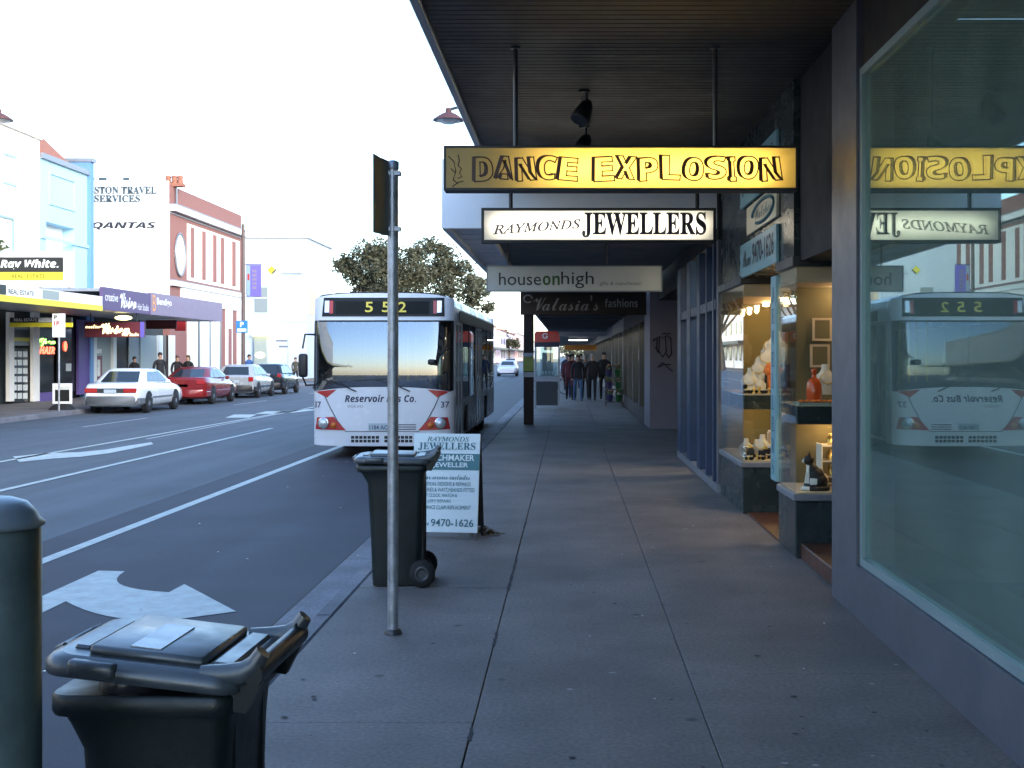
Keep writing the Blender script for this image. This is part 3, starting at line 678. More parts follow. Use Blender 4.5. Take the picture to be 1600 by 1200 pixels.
# second and further awnings
aw2 = thing("awning", "lower awning with a broad pale grey end face behind the two lit signs", "awning", (0.2, 21, 3.2))
m = M(); m.box(-1.55, 1.835, 14.8, 14.9, 3.2, 4.05, 0, 0.006); m.box(-1.55, -1.47, 14.905, 28.7, 3.2, 4.05, 0); m.build("fascia", "fascia_grey", aw2)
m = M(); m.box(-1.05, 1.835, 14.905, 28.7, 3.3, 3.36, 0)
y = 14.95
while y < 28.6: m.box(-1.46, -1.06, y, y + 0.33, 3.24 + 0.01 * (int(y * 3) % 2), 3.3, 1); y += 0.36
m.box(-1.06, -1.03, 14.91, 28.7, 3.22, 3.299, 1)
m.box(-1.46, 1.835, 14.905, 28.7, 3.9, 4.0, 0)
m.build("soffit", ["soffit_grey", "fascia_grey"], aw2)
aw3 = thing("awning", "long low awning over the far footpath, behind the brown script sign", "awning", (0.4, 45, 2.95))
m = M(); m.box(-1.0, 1.84, 28.95, 60, 2.98, 3.1, 0); m.box(-1.06, -1.0, 28.95, 60, 2.92, 3.4, 1)
for k in range(10): m.box(-0.98, 1.83, 30 + 3 * k, 30.12 + 3 * k, 2.9, 2.975, 0)
m.build("soffit", ["soffit_grey", "metal_grey"], aw3)
aw4 = thing("awning", "dim low awning farthest along the covered walk", "awning", (0.4, 100, 2.9))
m = M(); m.box(-1.0, 1.84, 60.1, 150, 2.85, 3.0, 0); m.box(-1.06, -1.0, 60.1, 150, 2.8, 3.3, 1); m.box(-1.0, 1.84, 60.1, 60.2, 2.62, 2.85, 1); m.build("soffit", ["soffit_grey", "metal_grey"], aw4)
for i, (y, z, lb) in enumerate(((80, 2.70, "long white tube light under the far awning"),)):
    m = M(); m.box(0.0, 1.2, y, y + 0.1, z - 0.04, z, 0); m.box(-0.02, 1.22, y - 0.02, y + 0.12, z + 0.001, z + 0.03, 1)
    tag(m.build("tube_light", ["tube_on", "white_paint"]), lb, "lamp")
# ------------------------------------------------------------------ hanging signs
translucent("acrylic_yellow", (0.90, 0.73, 0.32), 0.75)
translucent("acrylic_white", (0.88, 0.86, 0.80), 0.75)
mat("box_inside", (0.8, 0.8, 0.8), 0.7)
mat("brown_ink", (0.06, 0.018, 0.008), 0.5)
def lightbox(name, label, x0, x1, y, z0, z1, depth, facemat, fr=0.022):
    t = thing(name, label, "sign", ((x0 + x1) / 2, y + depth / 2, z0), None)
    m = M(); frame_x(m, x0, x1, y, y + depth, z0, z1, fr, 0); m.box(x0 + fr, x1 - fr, y + depth - 0.01, y + depth - 0.004, z0 + fr, z1 - fr, 1)
    m.build("case", ["near_black", "box_inside"], t)
    m = M(); m.box(x0 + fr, x1 - fr, y + 0.008, y + 0.012, z0 + fr, z1 - fr, 0); m.build("face", facemat, t)
    return t
def rods(t, xs, y, z0, z1, r=0.014, mt="steel_dark"):
    for x in xs:
        m = M(); m.tube([(x, y, z0), (x, y, z1)], r, 10); m.lathe([(r * 2.2, 0), (r * 2.2, 0.015)], (x, y, z1 - 0.016), 12); m.build("hanging_rod", mt, t)

ds = lightbox("lightbox_sign", "lit yellow hanging sign with bouncy outlined lettering, nearest overhead", -0.903, 1.65, 8.76, 2.845, 3.165, 0.19, "acrylic_yellow", 0.015)
rods(ds, (-0.39, 1.065), 8.86, 3.165, 3.9, 0.017)
def cartoon(L, word, x0, x1, zc, h, y):
    """bouncy letters drawn as a dark outline, with dark sides showing at the left of each stroke"""
    ws = [0.42 if c == 'I' else 1.0 for c in word]; k = (x1 - x0) / sum(ws); x = x0
    for i, c in enumerate(word):
        vs, fs = text_geo(fancy(c, "sansbold"), 0.015); w = ws[i] * k; xs = [p[0] for p in vs]; ys = [p[1] for p in vs]
        lw = w * (0.62 if c == 'I' else 0.84); lh = h * (1.0 if i % 3 else 1.06); rot = R((3, -4, 5, -2, -5, 4)[i % 6])
        kx = lw / (max(xs) - min(xs)); ky = lh / (max(ys) - min(ys)); mx_, my_ = (max(xs) + min(xs)) / 2, (max(ys) + min(ys)) / 2
        cx, cz = x + w / 2, zc + (0.006 if i % 2 else -0.004); x += w
        P = []
        for p in vs:
            a_, b_ = (p[0] - mx_) * kx, (p[1] - my_) * ky
            a_ *= 1 + 0.9 * b_ * (1 if i % 2 else -1)
            P.append((cx + a_ * math.cos(rot) - b_ * math.sin(rot), cz + a_ * math.sin(rot) + b_ * math.cos(rot)))
        area = lambda f: sum(P[f[q]][0] * P[f[(q + 1) % len(f)]][1] - P[f[(q + 1) % len(f)]][0] * P[f[q]][1] for q in range(len(f)))
        key = lambda q: (round(P[q][0], 5), round(P[q][1], 5)); cnt = {}
        for f in fs:
            ff = f if area(f) > 0 else f[::-1]
            for q in range(len(ff)): e = (key(ff[q]), key(ff[(q + 1) % len(ff)])); cnt[e] = cnt.get(e, 0) + 1
        t_ = 0.009; sh = (-0.022, 0.006)
        for (p, q) in cnt:
            if (q, p) in cnt or p == q: continue
            dx, dz = q[0] - p[0], q[1] - p[1]; ln = math.hypot(dx, dz); ux, uz = dx / ln, dz / ln; nx_, nz_ = uz, -ux
            A = (p[0] - ux * t_ * .6, p[1] - uz * t_ * .6); B = (q[0] + ux * t_ * .6, q[1] + uz * t_ * .6)
            L.add([(A[0] - nx_ * t_ / 2, y - .002, A[1] - nz_ * t_ / 2), (B[0] - nx_ * t_ / 2, y - .002, B[1] - nz_ * t_ / 2), (B[0] + nx_ * t_ / 2, y - .002, B[1] + nz_ * t_ / 2), (A[0] + nx_ * t_ / 2, y - .002, A[1] + nz_ * t_ / 2)], [(0, 1, 2, 3)])
            if nx_ * sh[0] + nz_ * sh[1] > 0.004:
                L.add([(p[0], y - .001, p[1]), (q[0], y - .001, q[1]), (q[0] + sh[0], y - .001, q[1] + sh[1]), (p[0] + sh[0], y - .001, p[1] + sh[1])], [(0, 1, 2, 3)])
L1 = M(); cartoon(L1, "DANCE", -0.69, 0.075, 3.0, 0.165, 8.766); cartoon(L1, "EXPLOSION", 0.17, 1.54, 3.0, 0.165, 8.766)
for pts in ([(-0.87, 3.09), (-0.83, 3.05), (-0.815, 2.98), (-0.835, 2.92), (-0.80, 2.89)], [(-0.80, 3.1), (-0.79, 3.06), (-0.80, 3.02), (-0.775, 3.0), (-0.79, 2.97), (-0.77, 2.94), (-0.80, 2.93)], [(-0.84, 2.87), (-0.80, 2.90), (-0.76, 2.91)], [(-0.85, 3.0), (-0.82, 2.97)]):
    L1.tube([(x, 8.765, z) for x, z in pts], 0.0035, 5)
L1.build("lettering", "brown_ink", ds)
light("sign_tube", 'AREA', (0.70, 8.90, 3.0), 1.15, (1.0, 0.88, 0.6), 1.5, (R(-90), 0, 0), sy=0.05)
m = M(); m.tube([(-0.3, 8.925, 3.0), (1.5, 8.925, 3.0)], 0.013, 8); m.build("tube_lamp", "tube_on", ds)

rs = lightbox("lightbox_sign", "lit white hanging sign with black serif lettering and a black frame", -0.945, 1.586, 13.1, 2.87, 3.245, 0.16, "acrylic_white", 0.03)
rods(rs, (-0.63, 1.39), 13.18, 3.245, 3.9, 0.022, "near_black")
m = M()
m.text(fancy("RAYMONDS", "serifital"), (-0.82, 13.107, 2.955), (0.995, 0, 0.07), Z_, 0.95, 0.105, 0, bold=0.022)
m.text(fancy("JEWELLERS", "serifbold"), (0.14, 13.107, 2.925), X_, Z_, 1.34, 0.275, 0, bold=0.014)
m.build("lettering", "ink", rs)
light("sign_tube", 'AREA', (0.32, 13.22, 3.055), 1.25, (1.0, 0.92, 0.78), 2.3, (R(-90), 0, 0), sy=0.06)
m = M(); m.tube([(-0.8, 13.238, 3.055), (1.45, 13.238, 3.055)], 0.013, 8); m.build("tube_lamp", "tube_on", rs)

mat("sign_palegrey", (0.50, 0.53, 0.53), 0.4, var=0.04); mat("ink_grey", (0.02, 0.02, 0.025), 0.5); mat("ink_green", (0.03, 0.10, 0.02), 0.5); mat("ink_faint", (0.12, 0.13, 0.13), 0.5)
hs = thing("hanging_sign", "unlit pale grey hanging sign with lower-case letters, one green word", "sign", (0.1, 17.9, 2.61))
m = M(); m.box(-1.2, 1.36, 17.9, 18.0, 2.61, 2.965, 0, 0.004); m.build("panel", "sign_palegrey", hs)
m = M(); frame_x(m, -1.215, 1.375, 17.893, 18.006, 2.595, 2.98, 0.014, 0); m.build("frame", "sill_grey", hs)
rods(hs, (-0.9, 0.55), 17.95, 2.98, 3.3, 0.012)
m = M()
W_ = lambda s_: max(p[0] for p in text_geo(s_, 0.0)[0])
m.text("house", (-1.03, 17.898, 2.69), X_, Z_, 0.62, 0.185, 0); m.text(fancy("on", "sansbold"), (-0.385, 17.898, 2.69), X_, Z_, 0.25, 0.14, 1); m.text("high", (-0.115, 17.898, 2.645), X_, Z_, 0.48, 0.245, 0)
m.text("gifts & manchester", (0.45, 17.898, 2.675), X_, Z_, 0.62, 0.07, 2); m.build("lettering", ["ink_grey", "ink_green", "ink_faint"], hs)

mat("ink_silver", (0.30, 0.28, 0.27), 0.4)
va = thing("fascia_sign", "dark brown sign with raised silver script at the end of the low awning", "sign", (0.3, 28.8, 2.62))
m = M(); m.box(-1.15, 1.835, 28.8, 28.94, 2.62, 3.2, 0, 0.006); m.build("panel", "brown_dark", va)
m = M(); m.text(fancy("Valasia's", "script"), (-0.85, 28.797, 2.72), X_, Z_, 1.55, 0.36, 0); m.text(fancy("fashions", "sansbold"), (0.85, 28.797, 2.80), X_, Z_, 0.78, 0.2, 0)
m.tube([(-0.97 + 0.10 * math.cos(a), 28.79, 3.0 + 0.09 * math.sin(a)) for a in [i * 0.5 for i in range(12)]], 0.02, 6); m.build("lettering", "ink_silver", va)
mat("orange_sign", (0.55, 0.20, 0.02), 0.5, var=0.1)
m = M(); m.box(-0.25, 1.6, 70, 70.12, 1.97, 2.28, 0, 0.01); tag(m.build("hanging_sign", "orange_sign"), "small orange hanging sign over the far walkers", "sign")
m = M(); m.box(-1.0, -0.55, 60.3, 60.5, 2.9, 3.25, 0, 0.01); tag(m.build("fascia_sign", "orange_sign"), "tiny orange sign above the phone booth on the far awning", "sign")

# twin spotlights on the soffit
def spotlamp(loc, label):
    t = thing("spotlight", label, "lamp", loc, "black spotlights under the nearest awning", 0, local=True)
    m = M(); m.lathe([(0.05, -0.02), (0.05, 0.0)], (0, 0, 0), 12); m.tube([(0.02, 0, -0.01), (0.02, 0, -0.10)], 0.012, 8); m.build("bracket", "near_black", t)
    T = Matrix.Translation((-0.01, 0, -0.19)) @ Matrix.Rotation(R(25), 4, 'Y') @ Matrix.Rotation(R(-20), 4, 'X')
    m = M(); m.lathe([(0.03, 0.12), (0.055, 0.08), (0.075, 0.0), (0.085, -0.08), (0.078, -0.085)], (0, 0, 0), 16, T=T); m.build("shade", "near_black", t); return t
sp = spotlamp((0.13, 10.3, 3.9), "black spotlight under the brown soffit, the nearer of two")
dup(sp, (0.15, 11.9, 3.9), 0.1, "black spotlight just above the yellow sign, the farther of two")

# ------------------------------------------------------------------ pole, A-board, bins, bollard
pole = thing("sign_pole", "galvanised steel pole standing on the footpath before the bus, topped by a folded sign", "pole", (-1.045, 7.22, 0))
m = M(); m.tube([(-1.045, 7.22, 0), (-1.045, 7.22, 2.795)], 0.032, 18); m.build("shaft", "galvanised", pole)
m = M(); m.lathe([(0.034, 2.755), (0.036, 2.76), (0.036, 2.80), (0.02, 2.81)], (-1.045, 7.22, 0), 18); m.build("cap", "metal_grey", pole)
m = M(); m.lathe([(0.052, 0.0), (0.05, 0.02), (0.04, 0.03)], (-1.045, 7.22, 0), 14); m.build("base_collar", "steel_dark", pole)
mat("sign_back", (0.12, 0.15, 0.14), 0.5, 0.3, var=0.1); mat("sign_orange_side", (0.22, 0.10, 0.05), 0.5)
m = M()
for dx, yy, mi in ((-0.084, 7.0, 0), (-0.062, 7.15, 1)):
    m.add([(-1.045 + dx, yy, 2.36), (-1.045 + dx + 0.07, 7.24, 2.36), (-1.045 + dx + 0.07, 7.24, 2.79), (-1.045 + dx, yy, 2.815),
           (-1.045 + dx + 0.006, yy, 2.36), (-1.045 + dx + 0.076, 7.24, 2.36), (-1.045 + dx + 0.076, 7.24, 2.79), (-1.045 + dx + 0.006, yy, 2.815)],
          [(0, 1, 2, 3), (7, 6, 5, 4), (0, 4, 5, 1), (1, 5, 6, 2), (2, 6, 7, 3), (3, 7, 4, 0)], mi)
m.each("sign_plate", ["sign_back", "sign_orange_side"], pole)
m = M(); m.box(-1.10, -1.0, 7.19, 7.255, 2.72, 2.745, 0); m.box(-1.10, -1.0, 7.19, 7.255, 2.39, 2.415, 0); m.each("clamp", "metal_grey", pole)

mat("aboard_white", (0.72, 0.83, 0.85), 0.4, var=0.02); mat("aboard_teal", (0.02, 0.16, 0.19), 0.4)
ab = thing("sandwich_board", "pale blue jeweller's A-frame board on the footpath behind the green bin", "sign", (-1.125, 10.9, 0), None, 0.0, local=True); ab.scale = (0.93, 0.95, 0.955)
tilt = R(9)
def abp(x, z, o=0.0): return (x, z * math.sin(tilt) - o * math.cos(tilt), z * math.cos(tilt) + 0.0)
TA = Matrix.Rotation(R(4), 4, 'Y') @ Matrix.Rotation(R(-2), 4, 'Z')
TA = Matrix.Rotation(R(-8), 4, 'Z')
m = M(); T = TA @ Matrix.Rotation(-tilt, 4, 'X')
m.box(-0.33, 0.33, 0, 0.02, 0.07, 1.0, 0, 0.003, T=T); bd = m.build("front_panel", "aboard_white", ab)
m = M(); m.box(-0.33, 0.33, -0.003, 0.0, 0.655, 0.81, 0, T=T); m.build("band", "aboard_teal", bd)
m = M(); L = lambda t_, x, z, w, h, mi, **k: m.text(t_, T @ Vector((x, -0.0045, z)), T.to_3x3() @ Vector(X_), T.to_3x3() @ Vector(Z_), w, h, mi, off=0.001, **k)
L(fancy("RAYMONDS", "serifital"), -0.20, 0.925, 0.42, 0.045, 0, bold=0.01); L(fancy("JEWELLERS", "serifbold"), -0.285, 0.84, 0.57, 0.075, 0)
L("WATCHMAKER", -0.29, 0.742, 0.57, 0.058, 1, bold=0.02); L("& JEWELLER", -0.20, 0.668, 0.42, 0.058, 1, bold=0.02)
L(fancy("Our service includes", "script"), -0.23, 0.565, 0.47, 0.05, 0)
for k, (tx, w) in enumerate((("INDIVIDUAL DESIGNS & REMAKES", 0.53), ("BATTERIES & WATCHBANDS FITTED", 0.57), ("EXPERT CLOCK, WATCH &", 0.40), ("JEWELLERY REPAIRS", 0.34), ("INSURANCE CLAIM REPLACEMENT", 0.54))):
    L(tx, -0.28, 0.505 - k * 0.055, w, 0.037, 0)
L(fancy("Phone", "script"), -0.28, 0.13, 0.13, 0.06, 0); L("9470-1626", -0.13, 0.125, 0.42, 0.07, 0, bold=0.01)
m.build("lettering", ["ink_teal", "aboard_white"], bd)
m = M(); T2 = TA @ Matrix.Translation((0, 0.335, 0)) @ Matrix.Rotation(tilt * 0.9, 4, 'X'); m.box(-0.33, 0.33, -0.02, 0.0, 0.10, 0.995, 0, 0.003, T=T2); m.build("back_panel", "steel_dark", ab)
for i, (x, TT) in enumerate(((-0.32, T), (0.30, T), (-0.32, T2), (0.30, T2))):
    m = M(); y0 = 0.0 if i < 2 else -0.018; m.box(x, x + 0.02, y0, y0 + 0.018, 0.0, 0.069 if i < 2 else 0.099, 0, T=TT); m.build("leg", "steel_dark", ab)
# leaf litter against it
mat("dry_leaf", (0.16, 0.11, 0.03), 0.8, var=0.4, scale=30)
m = M(); rr = random.Random(11)
for k in range(160):
    a = rr.uniform(0, 6.28); r_ = abs(rr.gauss(0, 0.07)); x, y = -0.80 + r_ * math.cos(a) * 1.2, 11.25 + r_ * math.sin(a); z = 0.004 + max(0, 0.07 - r_ * 0.6) * rr.random()
    d = Vector((rr.uniform(-1, 1), rr.uniform(-1, 1), rr.uniform(-.5, .5))).normalized() * 0.03; e = Vector((-d.y, d.x, rr.uniform(-.01, .01))) * 0.5
    c = Vector((x, y, z + 0.012)); m.add([c - d, c + e, c + d, c - e], [(0, 1, 2, 3)])
m.tube([(-0.76, 11.25, 0.012), (-0.68, 11.23, 0.014), (-0.59, 11.25, 0.008)], [0.006, 0.005, 0.003], 6)
o = m.build("leaf_litter", "dry_leaf"); o["kind"] = "stuff"; tag(o, "small heap of dry leaves at the foot of the A-frame board", "leaves")

mat("bin_green", (0.008, 0.014, 0.013), 0.42, var=0.25, scale=8, bump=0.08, bscale=150, spec=0.5)
mat("bin_lid", (0.055, 0.066, 0.072), 0.36, var=0.35, scale=9, bump=0.06, bscale=120, spec=1.0)
mat("rubber", (0.012, 0.012, 0.013), 0.75, var=0.2, scale=20)
mat("bin_label", (0.5, 0.53, 0.56), 0.35, var=0.15, scale=20)
def rrect(cx, cy, w, d, r, z, n=5):
    pts = []
    for sx, sy, a0 in ((1, 1, 0), (-1, 1, 90), (-1, -1, 180), (1, -1, 270)):
        for k in range(n + 1):
            a = R(a0 + 90 * k / n); pts.append((cx + sx * (w / 2 - r) + r * math.cos(a), cy + sy * (d / 2 - r) + r * math.sin(a), z))
    return pts
def wheelie_bin(name, label, loc, rotz, lid_open, bag=False):
    t = thing(name, label, "bin", loc, "green wheelie bins on the footpath", rotz, local=True)
    m = M(); m.loft([rrect(0.0, 0, 0.36, 0.36, 0.04, 0.01), rrect(0, 0, 0.37, 0.37, 0.05, 0.05), rrect(0.0, 0, 0.40, 0.41, 0.05, 0.45), rrect(-0.005, 0, 0.43, 0.43, 0.05, 0.74), rrect(-0.02, 0, 0.47, 0.445, 0.05, 0.80), rrect(-0.03, 0, 0.51, 0.46, 0.05, 0.84)], 0)
    b = m.build("bin_body", "bin_green", t)
    m = M(); m.loft([rrect(-0.03, 0, 0.53, 0.485, 0.055, 0.825), rrect(-0.03, 0, 0.545, 0.495, 0.06, 0.835), rrect(-0.03, 0, 0.545, 0.495, 0.06, 0.868), rrect(-0.03, 0, 0.53, 0.48, 0.055, 0.874)], 0); m.build("rim", "bin_green", b)
    m = M()
    for s in (-1, 1): m.box(0.18, 0.215, s * 0.13 - 0.02, s * 0.13 + 0.02, 0.12, 0.82, 0, 0.01)
    m.each("rib", "bin_green", b)
    # hinge lugs and handle bar at the back
    m = M()
    for s in (-1, 1):
        m.loft([[(0.19, s * 0.20 - 0.018, 0.84), (0.19, s * 0.20 + 0.018, 0.84), (0.19, s * 0.20 + 0.018, 0.875), (0.19, s * 0.20 - 0.018, 0.875)],
                [(0.27, s * 0.20 - 0.018, 0.83), (0.27, s * 0.20 + 0.018, 0.83), (0.27, s * 0.20 + 0.018, 0.905), (0.27, s * 0.20 - 0.018, 0.905)],
                [(0.315, s * 0.20 - 0.016, 0.90), (0.315, s * 0.20 + 0.016, 0.90), (0.30, s * 0.20 + 0.016, 0.96), (0.30, s * 0.20 - 0.016, 0.96)]], 0, False)
    m.tube([(0.30, -0.245, 0.925), (0.30, 0.245, 0.925)], 0.027, 14)
    m.build("handle", "bin_green", t)
    # lid hinged near the handle
    T = Matrix.Translation((0.24, 0, 0.895)) @ Matrix.Rotation(R(lid_open), 4, 'Y')
    m = M()
    m.loft([rrect(-0.27, 0, 0.575, 0.515, 0.07, -0.018), rrect(-0.27, 0, 0.585, 0.525, 0.075, -0.012), rrect(-0.27, 0, 0.585, 0.525, 0.075, 0.008), rrect(-0.27, 0, 0.555, 0.495, 0.07, 0.022), rrect(-0.27, 0, 0.51, 0.45, 0.06, 0.028)], 0, True, T=T)
    m.box(-0.44, -0.10, -0.20, 0.20, 0.022, 0.048, 0, 0.014, T=T, seg=2)
    m.box(-0.085, -0.02, -0.18, 0.18, 0.022, 0.038, 0, 0.008, T=T)
    m.box(-0.50, -0.45, -0.16, 0.16, 0.022, 0.036, 0, 0.008, T=T)
    for s in (-1, 1): m.box(-0.47, -0.33, s * 0.235, s * 0.275, -0.012, 0.026, 0, 0.012, T=T, seg=2)
    m.tube([T @ Vector((-0.545, -0.12, 0.018)), T @ Vector((-0.572, -0.11, 0.006)), T @ Vector((-0.572, 0.11, 0.006)), T @ Vector((-0.545, 0.12, 0.018))], 0.011, 8)
    # side lugs that sweep up to the hinge
    for s in (-1, 1):
        m.tube([T @ Vector((x, s * 0.222, z)) for x, z in ((-0.10, 0.018), (-0.03, 0.022), (0.02, 0.03), (0.055, 0.052), (0.075, 0.085))], [0.02, 0.026, 0.028, 0.027, 0.022], 10)
    ld = m.build("lid", "bin_lid", t)
    m = M(); m.box(-0.33, -0.24, -0.17, 0.10, 0.0482, 0.051, 0, T=T); m.build("label_plate", "bin_label", ld)
    for s in (-1, 1):
        m = M(); m.lathe([(0.06, -0.025), (0.095, -0.022), (0.1, -0.012), (0.1, 0.012), (0.095, 0.022), (0.06, 0.025)], (0.20, s * 0.225, 0.1), 26, axis='y'); w = m.build("wheel", "rubber", t)
        m = M(); m.lathe([(0.058, -0.03), (0.05, -0.034), (0.03, -0.03), (0.03, 0.03), (0.05, 0.034), (0.058, 0.03)], (0.20, s * 0.225, 0.1), 16, axis='y'); m.build("hub", "steel_dark", w)
    m = M(); m.tube([(0.20, -0.2, 0.1), (0.20, 0.2, 0.1)], 0.012, 8); m.build("axle", "steel_dark", t)
    return t
wheelie_bin("wheelie_bin", "dark green wheelie bin with its lid ajar over a bag, beside the bollard", (-0.95, 2.98, 0), R(-2), 5.0).scale = (0.80, 0.86, 1)
wheelie_bin("wheelie_bin", "dark green wheelie bin with closed lid behind the steel pole", (-1.245, 8.85, 0), R(4), 1.5).scale = (0.93, 0.95, 1)
mat("bag_black", (0.014, 0.014, 0.018), 0.3, bump=0.6, bscale=18)
m = M(); rr = random.Random(2)
rings = []
for i, (z, k) in enumerate(((0.84, 0.9), (0.875, 1.0), (0.91, 0.97), (0.925, 0.8))):
    rings.append([(-1.02 + 0.10 * k * math.cos(a) * (1 + 0.08 * math.sin(5 * a + i)), 2.95 + 0.165 * k * math.sin(a) * (1 + 0.06 * math.cos(7 * a + i)), z + 0.008 * math.sin(3 * a)) for a in [j * 2 * math.pi / 26 for j in range(26)]])
m.loft(rings); tag(m.build("rubbish_bag", "bag_black"), "crumpled black rubbish bag poking out under the ajar bin lid", "bag")

mat("bollard_paint", (0.13, 0.165, 0.15), 0.42, 0.2, var=0.35, scale=6, bump=0.06, bscale=40)
mat("bollard_cap", (0.26, 0.30, 0.32), 0.42, 0.4, var=0.15, scale=8)
bo = thing("bollard", "fat dark steel bollard with a pale domed cap at the left edge", "bollard", (-1.20, 2.53, 0))
m = M(); m.lathe([(0.104, 0.012), (0.098, 0.02), (0.096, 0.05), (0.096, 1.29), (0.09, 1.292)], (-1.2, 2.53, 0), 40); m.build("post", "bollard_paint", bo)
m = M(); m.lathe([(0.094, 1.292), (0.102, 1.296), (0.102, 1.302), (0.093, 1.31), (0.085, 1.325), (0.068, 1.345), (0.04, 1.355), (0.0, 1.358)], (-1.2, 2.53, 0), 40); m.build("cap", "bollard_cap", bo)
m = M(); m.lathe([(0.15, 0.0), (0.15, 0.01), (0.14, 0.0115)], (-1.2, 2.53, 0), 30); m.build("base_plate", "bollard_paint", bo)

# veranda post, phone booth, bicycle, display rack
mat("poster_green", (0.30, 0.36, 0.08), 0.5, var=0.3, scale=8); mat("poster_white", (0.45, 0.48, 0.52), 0.5, var=0.2, scale=8)
vp = thing("veranda_post", "thick dark brown timber post at the kerb carrying a green poster", "post", (-0.97, 29.3, 0))
m = M(); m.box(-1.09, -0.85, 29.2, 29.44, 0, 2.95, 0, 0.02); m.build("shaft", "timber_dark", vp)
m = M(); m.box(-1.10, -0.84, 29.19, 29.197, 1.28, 1.62, 0); m.box(-1.10, -0.84, 29.19, 29.197, 1.14, 1.26, 1); m.box(-1.10, -0.84, 29.19, 29.197, 1.63, 1.72, 1); m.each("poster", ["poster_green", "poster_white"], vp)
mat("booth_red", (0.55, 0.06, 0.04), 0.45, var=0.08); mat("booth_navy", (0.01, 0.014, 0.04), 0.45); mat("booth_grey", (0.28, 0.30, 0.34), 0.4, 0.4); mat("booth_panel", (0.035, 0.04, 0.05), 0.5, var=0.1)
glass("booth_glass", (0.7, 0.85, 0.85), 0.10, (0.9, 1, 1), haze=0.5)
pb = thing("phone_booth", "glass phone booth with a red header and round white emblem", "phone booth", (-0.68, 38.4, 0))
m = M()
m.loft([[(-1.08, 38, 2.08), (-0.28, 38, 2.08), (-0.28, 38.9, 2.08), (-1.08, 38.9, 2.08)], [(-1.08, 38, 2.34), (-0.31, 38, 2.34), (-0.31, 38.9, 2.34), (-1.08, 38.9, 2.34)], [(-1.03, 38.05, 2.42), (-0.38, 38.05, 2.42), (-0.38, 38.85, 2.42), (-1.03, 38.85, 2.42)]], 0, False); m.build("header", "booth_red", pb)
m = M(); m.tube([(-0.74 + 0.075 * math.cos(a), 37.99, 2.27 + 0.075 * math.sin(a)) for a in [0.5 + i * 0.36 for i in range(16)]], 0.02, 6); m.box(-0.74, -0.66, 37.985, 37.995, 2.25, 2.275); m.build("emblem", "white_paint", pb)
m = M(); m.box(-1.08, -0.30, 38.0, 38.9, 1.93, 2.075, 0); m.build("name_band", "booth_navy", pb)
m = M()
for x in (-1.08, -0.34):
    for y in (38.0, 38.84): m.box(x, x + 0.05, y, y + 0.05, 0, 1.925, 0)
m.box(-1.03, -0.34, 38.0, 38.05, 0.86, 1.0, 0); m.build("frame", "booth_grey", pb)
m = M(); m.box(-1.02, -0.35, 38.02, 38.03, 1.0, 1.92); m.box(-1.06, -1.05, 38.05, 38.84, 0.2, 1.92); m.box(-0.32, -0.31, 38.05, 38.84, 0.2, 1.92); m.each("pane", "booth_glass", pb)
m = M(); m.box(-1.02, -0.35, 38.015, 38.03, 0.10, 0.85, 0); m.build("lower_panel", "booth_panel", pb)
m = M(); m.box(-0.85, -0.5, 38.5, 38.7, 1.05, 1.75, 0, 0.02); m.box(-0.9, -0.45, 38.4, 38.49, 1.02, 1.06, 0)
for k in range(4): m.box(-0.86 + 0.1 * k, -0.79 + 0.1 * k, 38.43, 38.46, 1.07, 1.17, 1)
m.build("telephone", ["booth_panel", "white_paint"], pb)
bk = thing("bicycle", "dark bicycle parked across the footpath behind the phone booth", "bicycle", (-0.7, 52, 0))
for x in (-1.25, -0.15):
    m = M(); pts = [(x + 0.33 * math.cos(a), 52, 0.345 + 0.33 * math.sin(a)) for a in [i * 2 * math.pi / 24 for i in range(25)]]; m.tube(pts, 0.016, 6); w = m.build("wheel", "rubber", bk)
    m = M()
    for k in range(8): a = k * math.pi / 4; m.tube([(x, 52, 0.345), (x + 0.32 * math.cos(a), 52, 0.345 + 0.32 * math.sin(a))], 0.003, 4)
    m.build("spokes", "metal_grey", w)
m = M()
for a, b in (((-1.25, 0.345), (-0.78, 0.30)), ((-0.78, 0.30), (-0.92, 0.85)), ((-1.25, 0.345), (-0.89, 0.75)), ((-0.89, 0.75), (-0.34, 0.80)), ((-0.78, 0.30), (-0.30, 0.70)), ((-0.15, 0.345), (-0.36, 0.95))): m.tube([(a[0], 52, a[1]), (b[0], 52, b[1])], 0.018, 8)
m.build("frame", "steel_dark", bk)
m = M(); m.tube([(-0.36, 51.75, 1.0), (-0.37, 52, 0.97), (-0.36, 52.25, 1.0)], 0.014, 8); m.build("handlebar", "metal_grey", bk)
m = M(); m.ball((-0.93, 52, 0.88), (0.13, 0.07, 0.03), 0, 10); m.build("saddle", "rubber", bk)
mat("bucket_green", (0.02, 0.10, 0.025), 0.4); mat("bucket_purple", (0.04, 0.03, 0.10), 0.4); mat("flower_mix", (0.16, 0.06, 0.03), 0.7, var=0.6, scale=20); mat("leafy", (0.05, 0.10, 0.03), 0.7, var=0.4)
dr = thing("display_stand", "tiered stand of green and purple buckets outside the shop", "stand", (1.4, 40, 0))
m = M()
for z, y in ((0.05, 39.5), (0.45, 39.9), (0.85, 40.3)): m.box(1.2, 1.78, y, y + 0.35, z + 0.08, z + 0.11, 0)
for x in (1.2, 1.75):
    m.box(x, x + 0.03, 40.6, 40.65, 0, 1.1, 0)
    for z, y in ((0.13, 39.5), (0.53, 39.9), (0.93, 40.3)): m.box(x, x + 0.03, y, y + 0.03, 0, z, 0)
m.build("rack", "steel_dark", dr)
bkt = 0
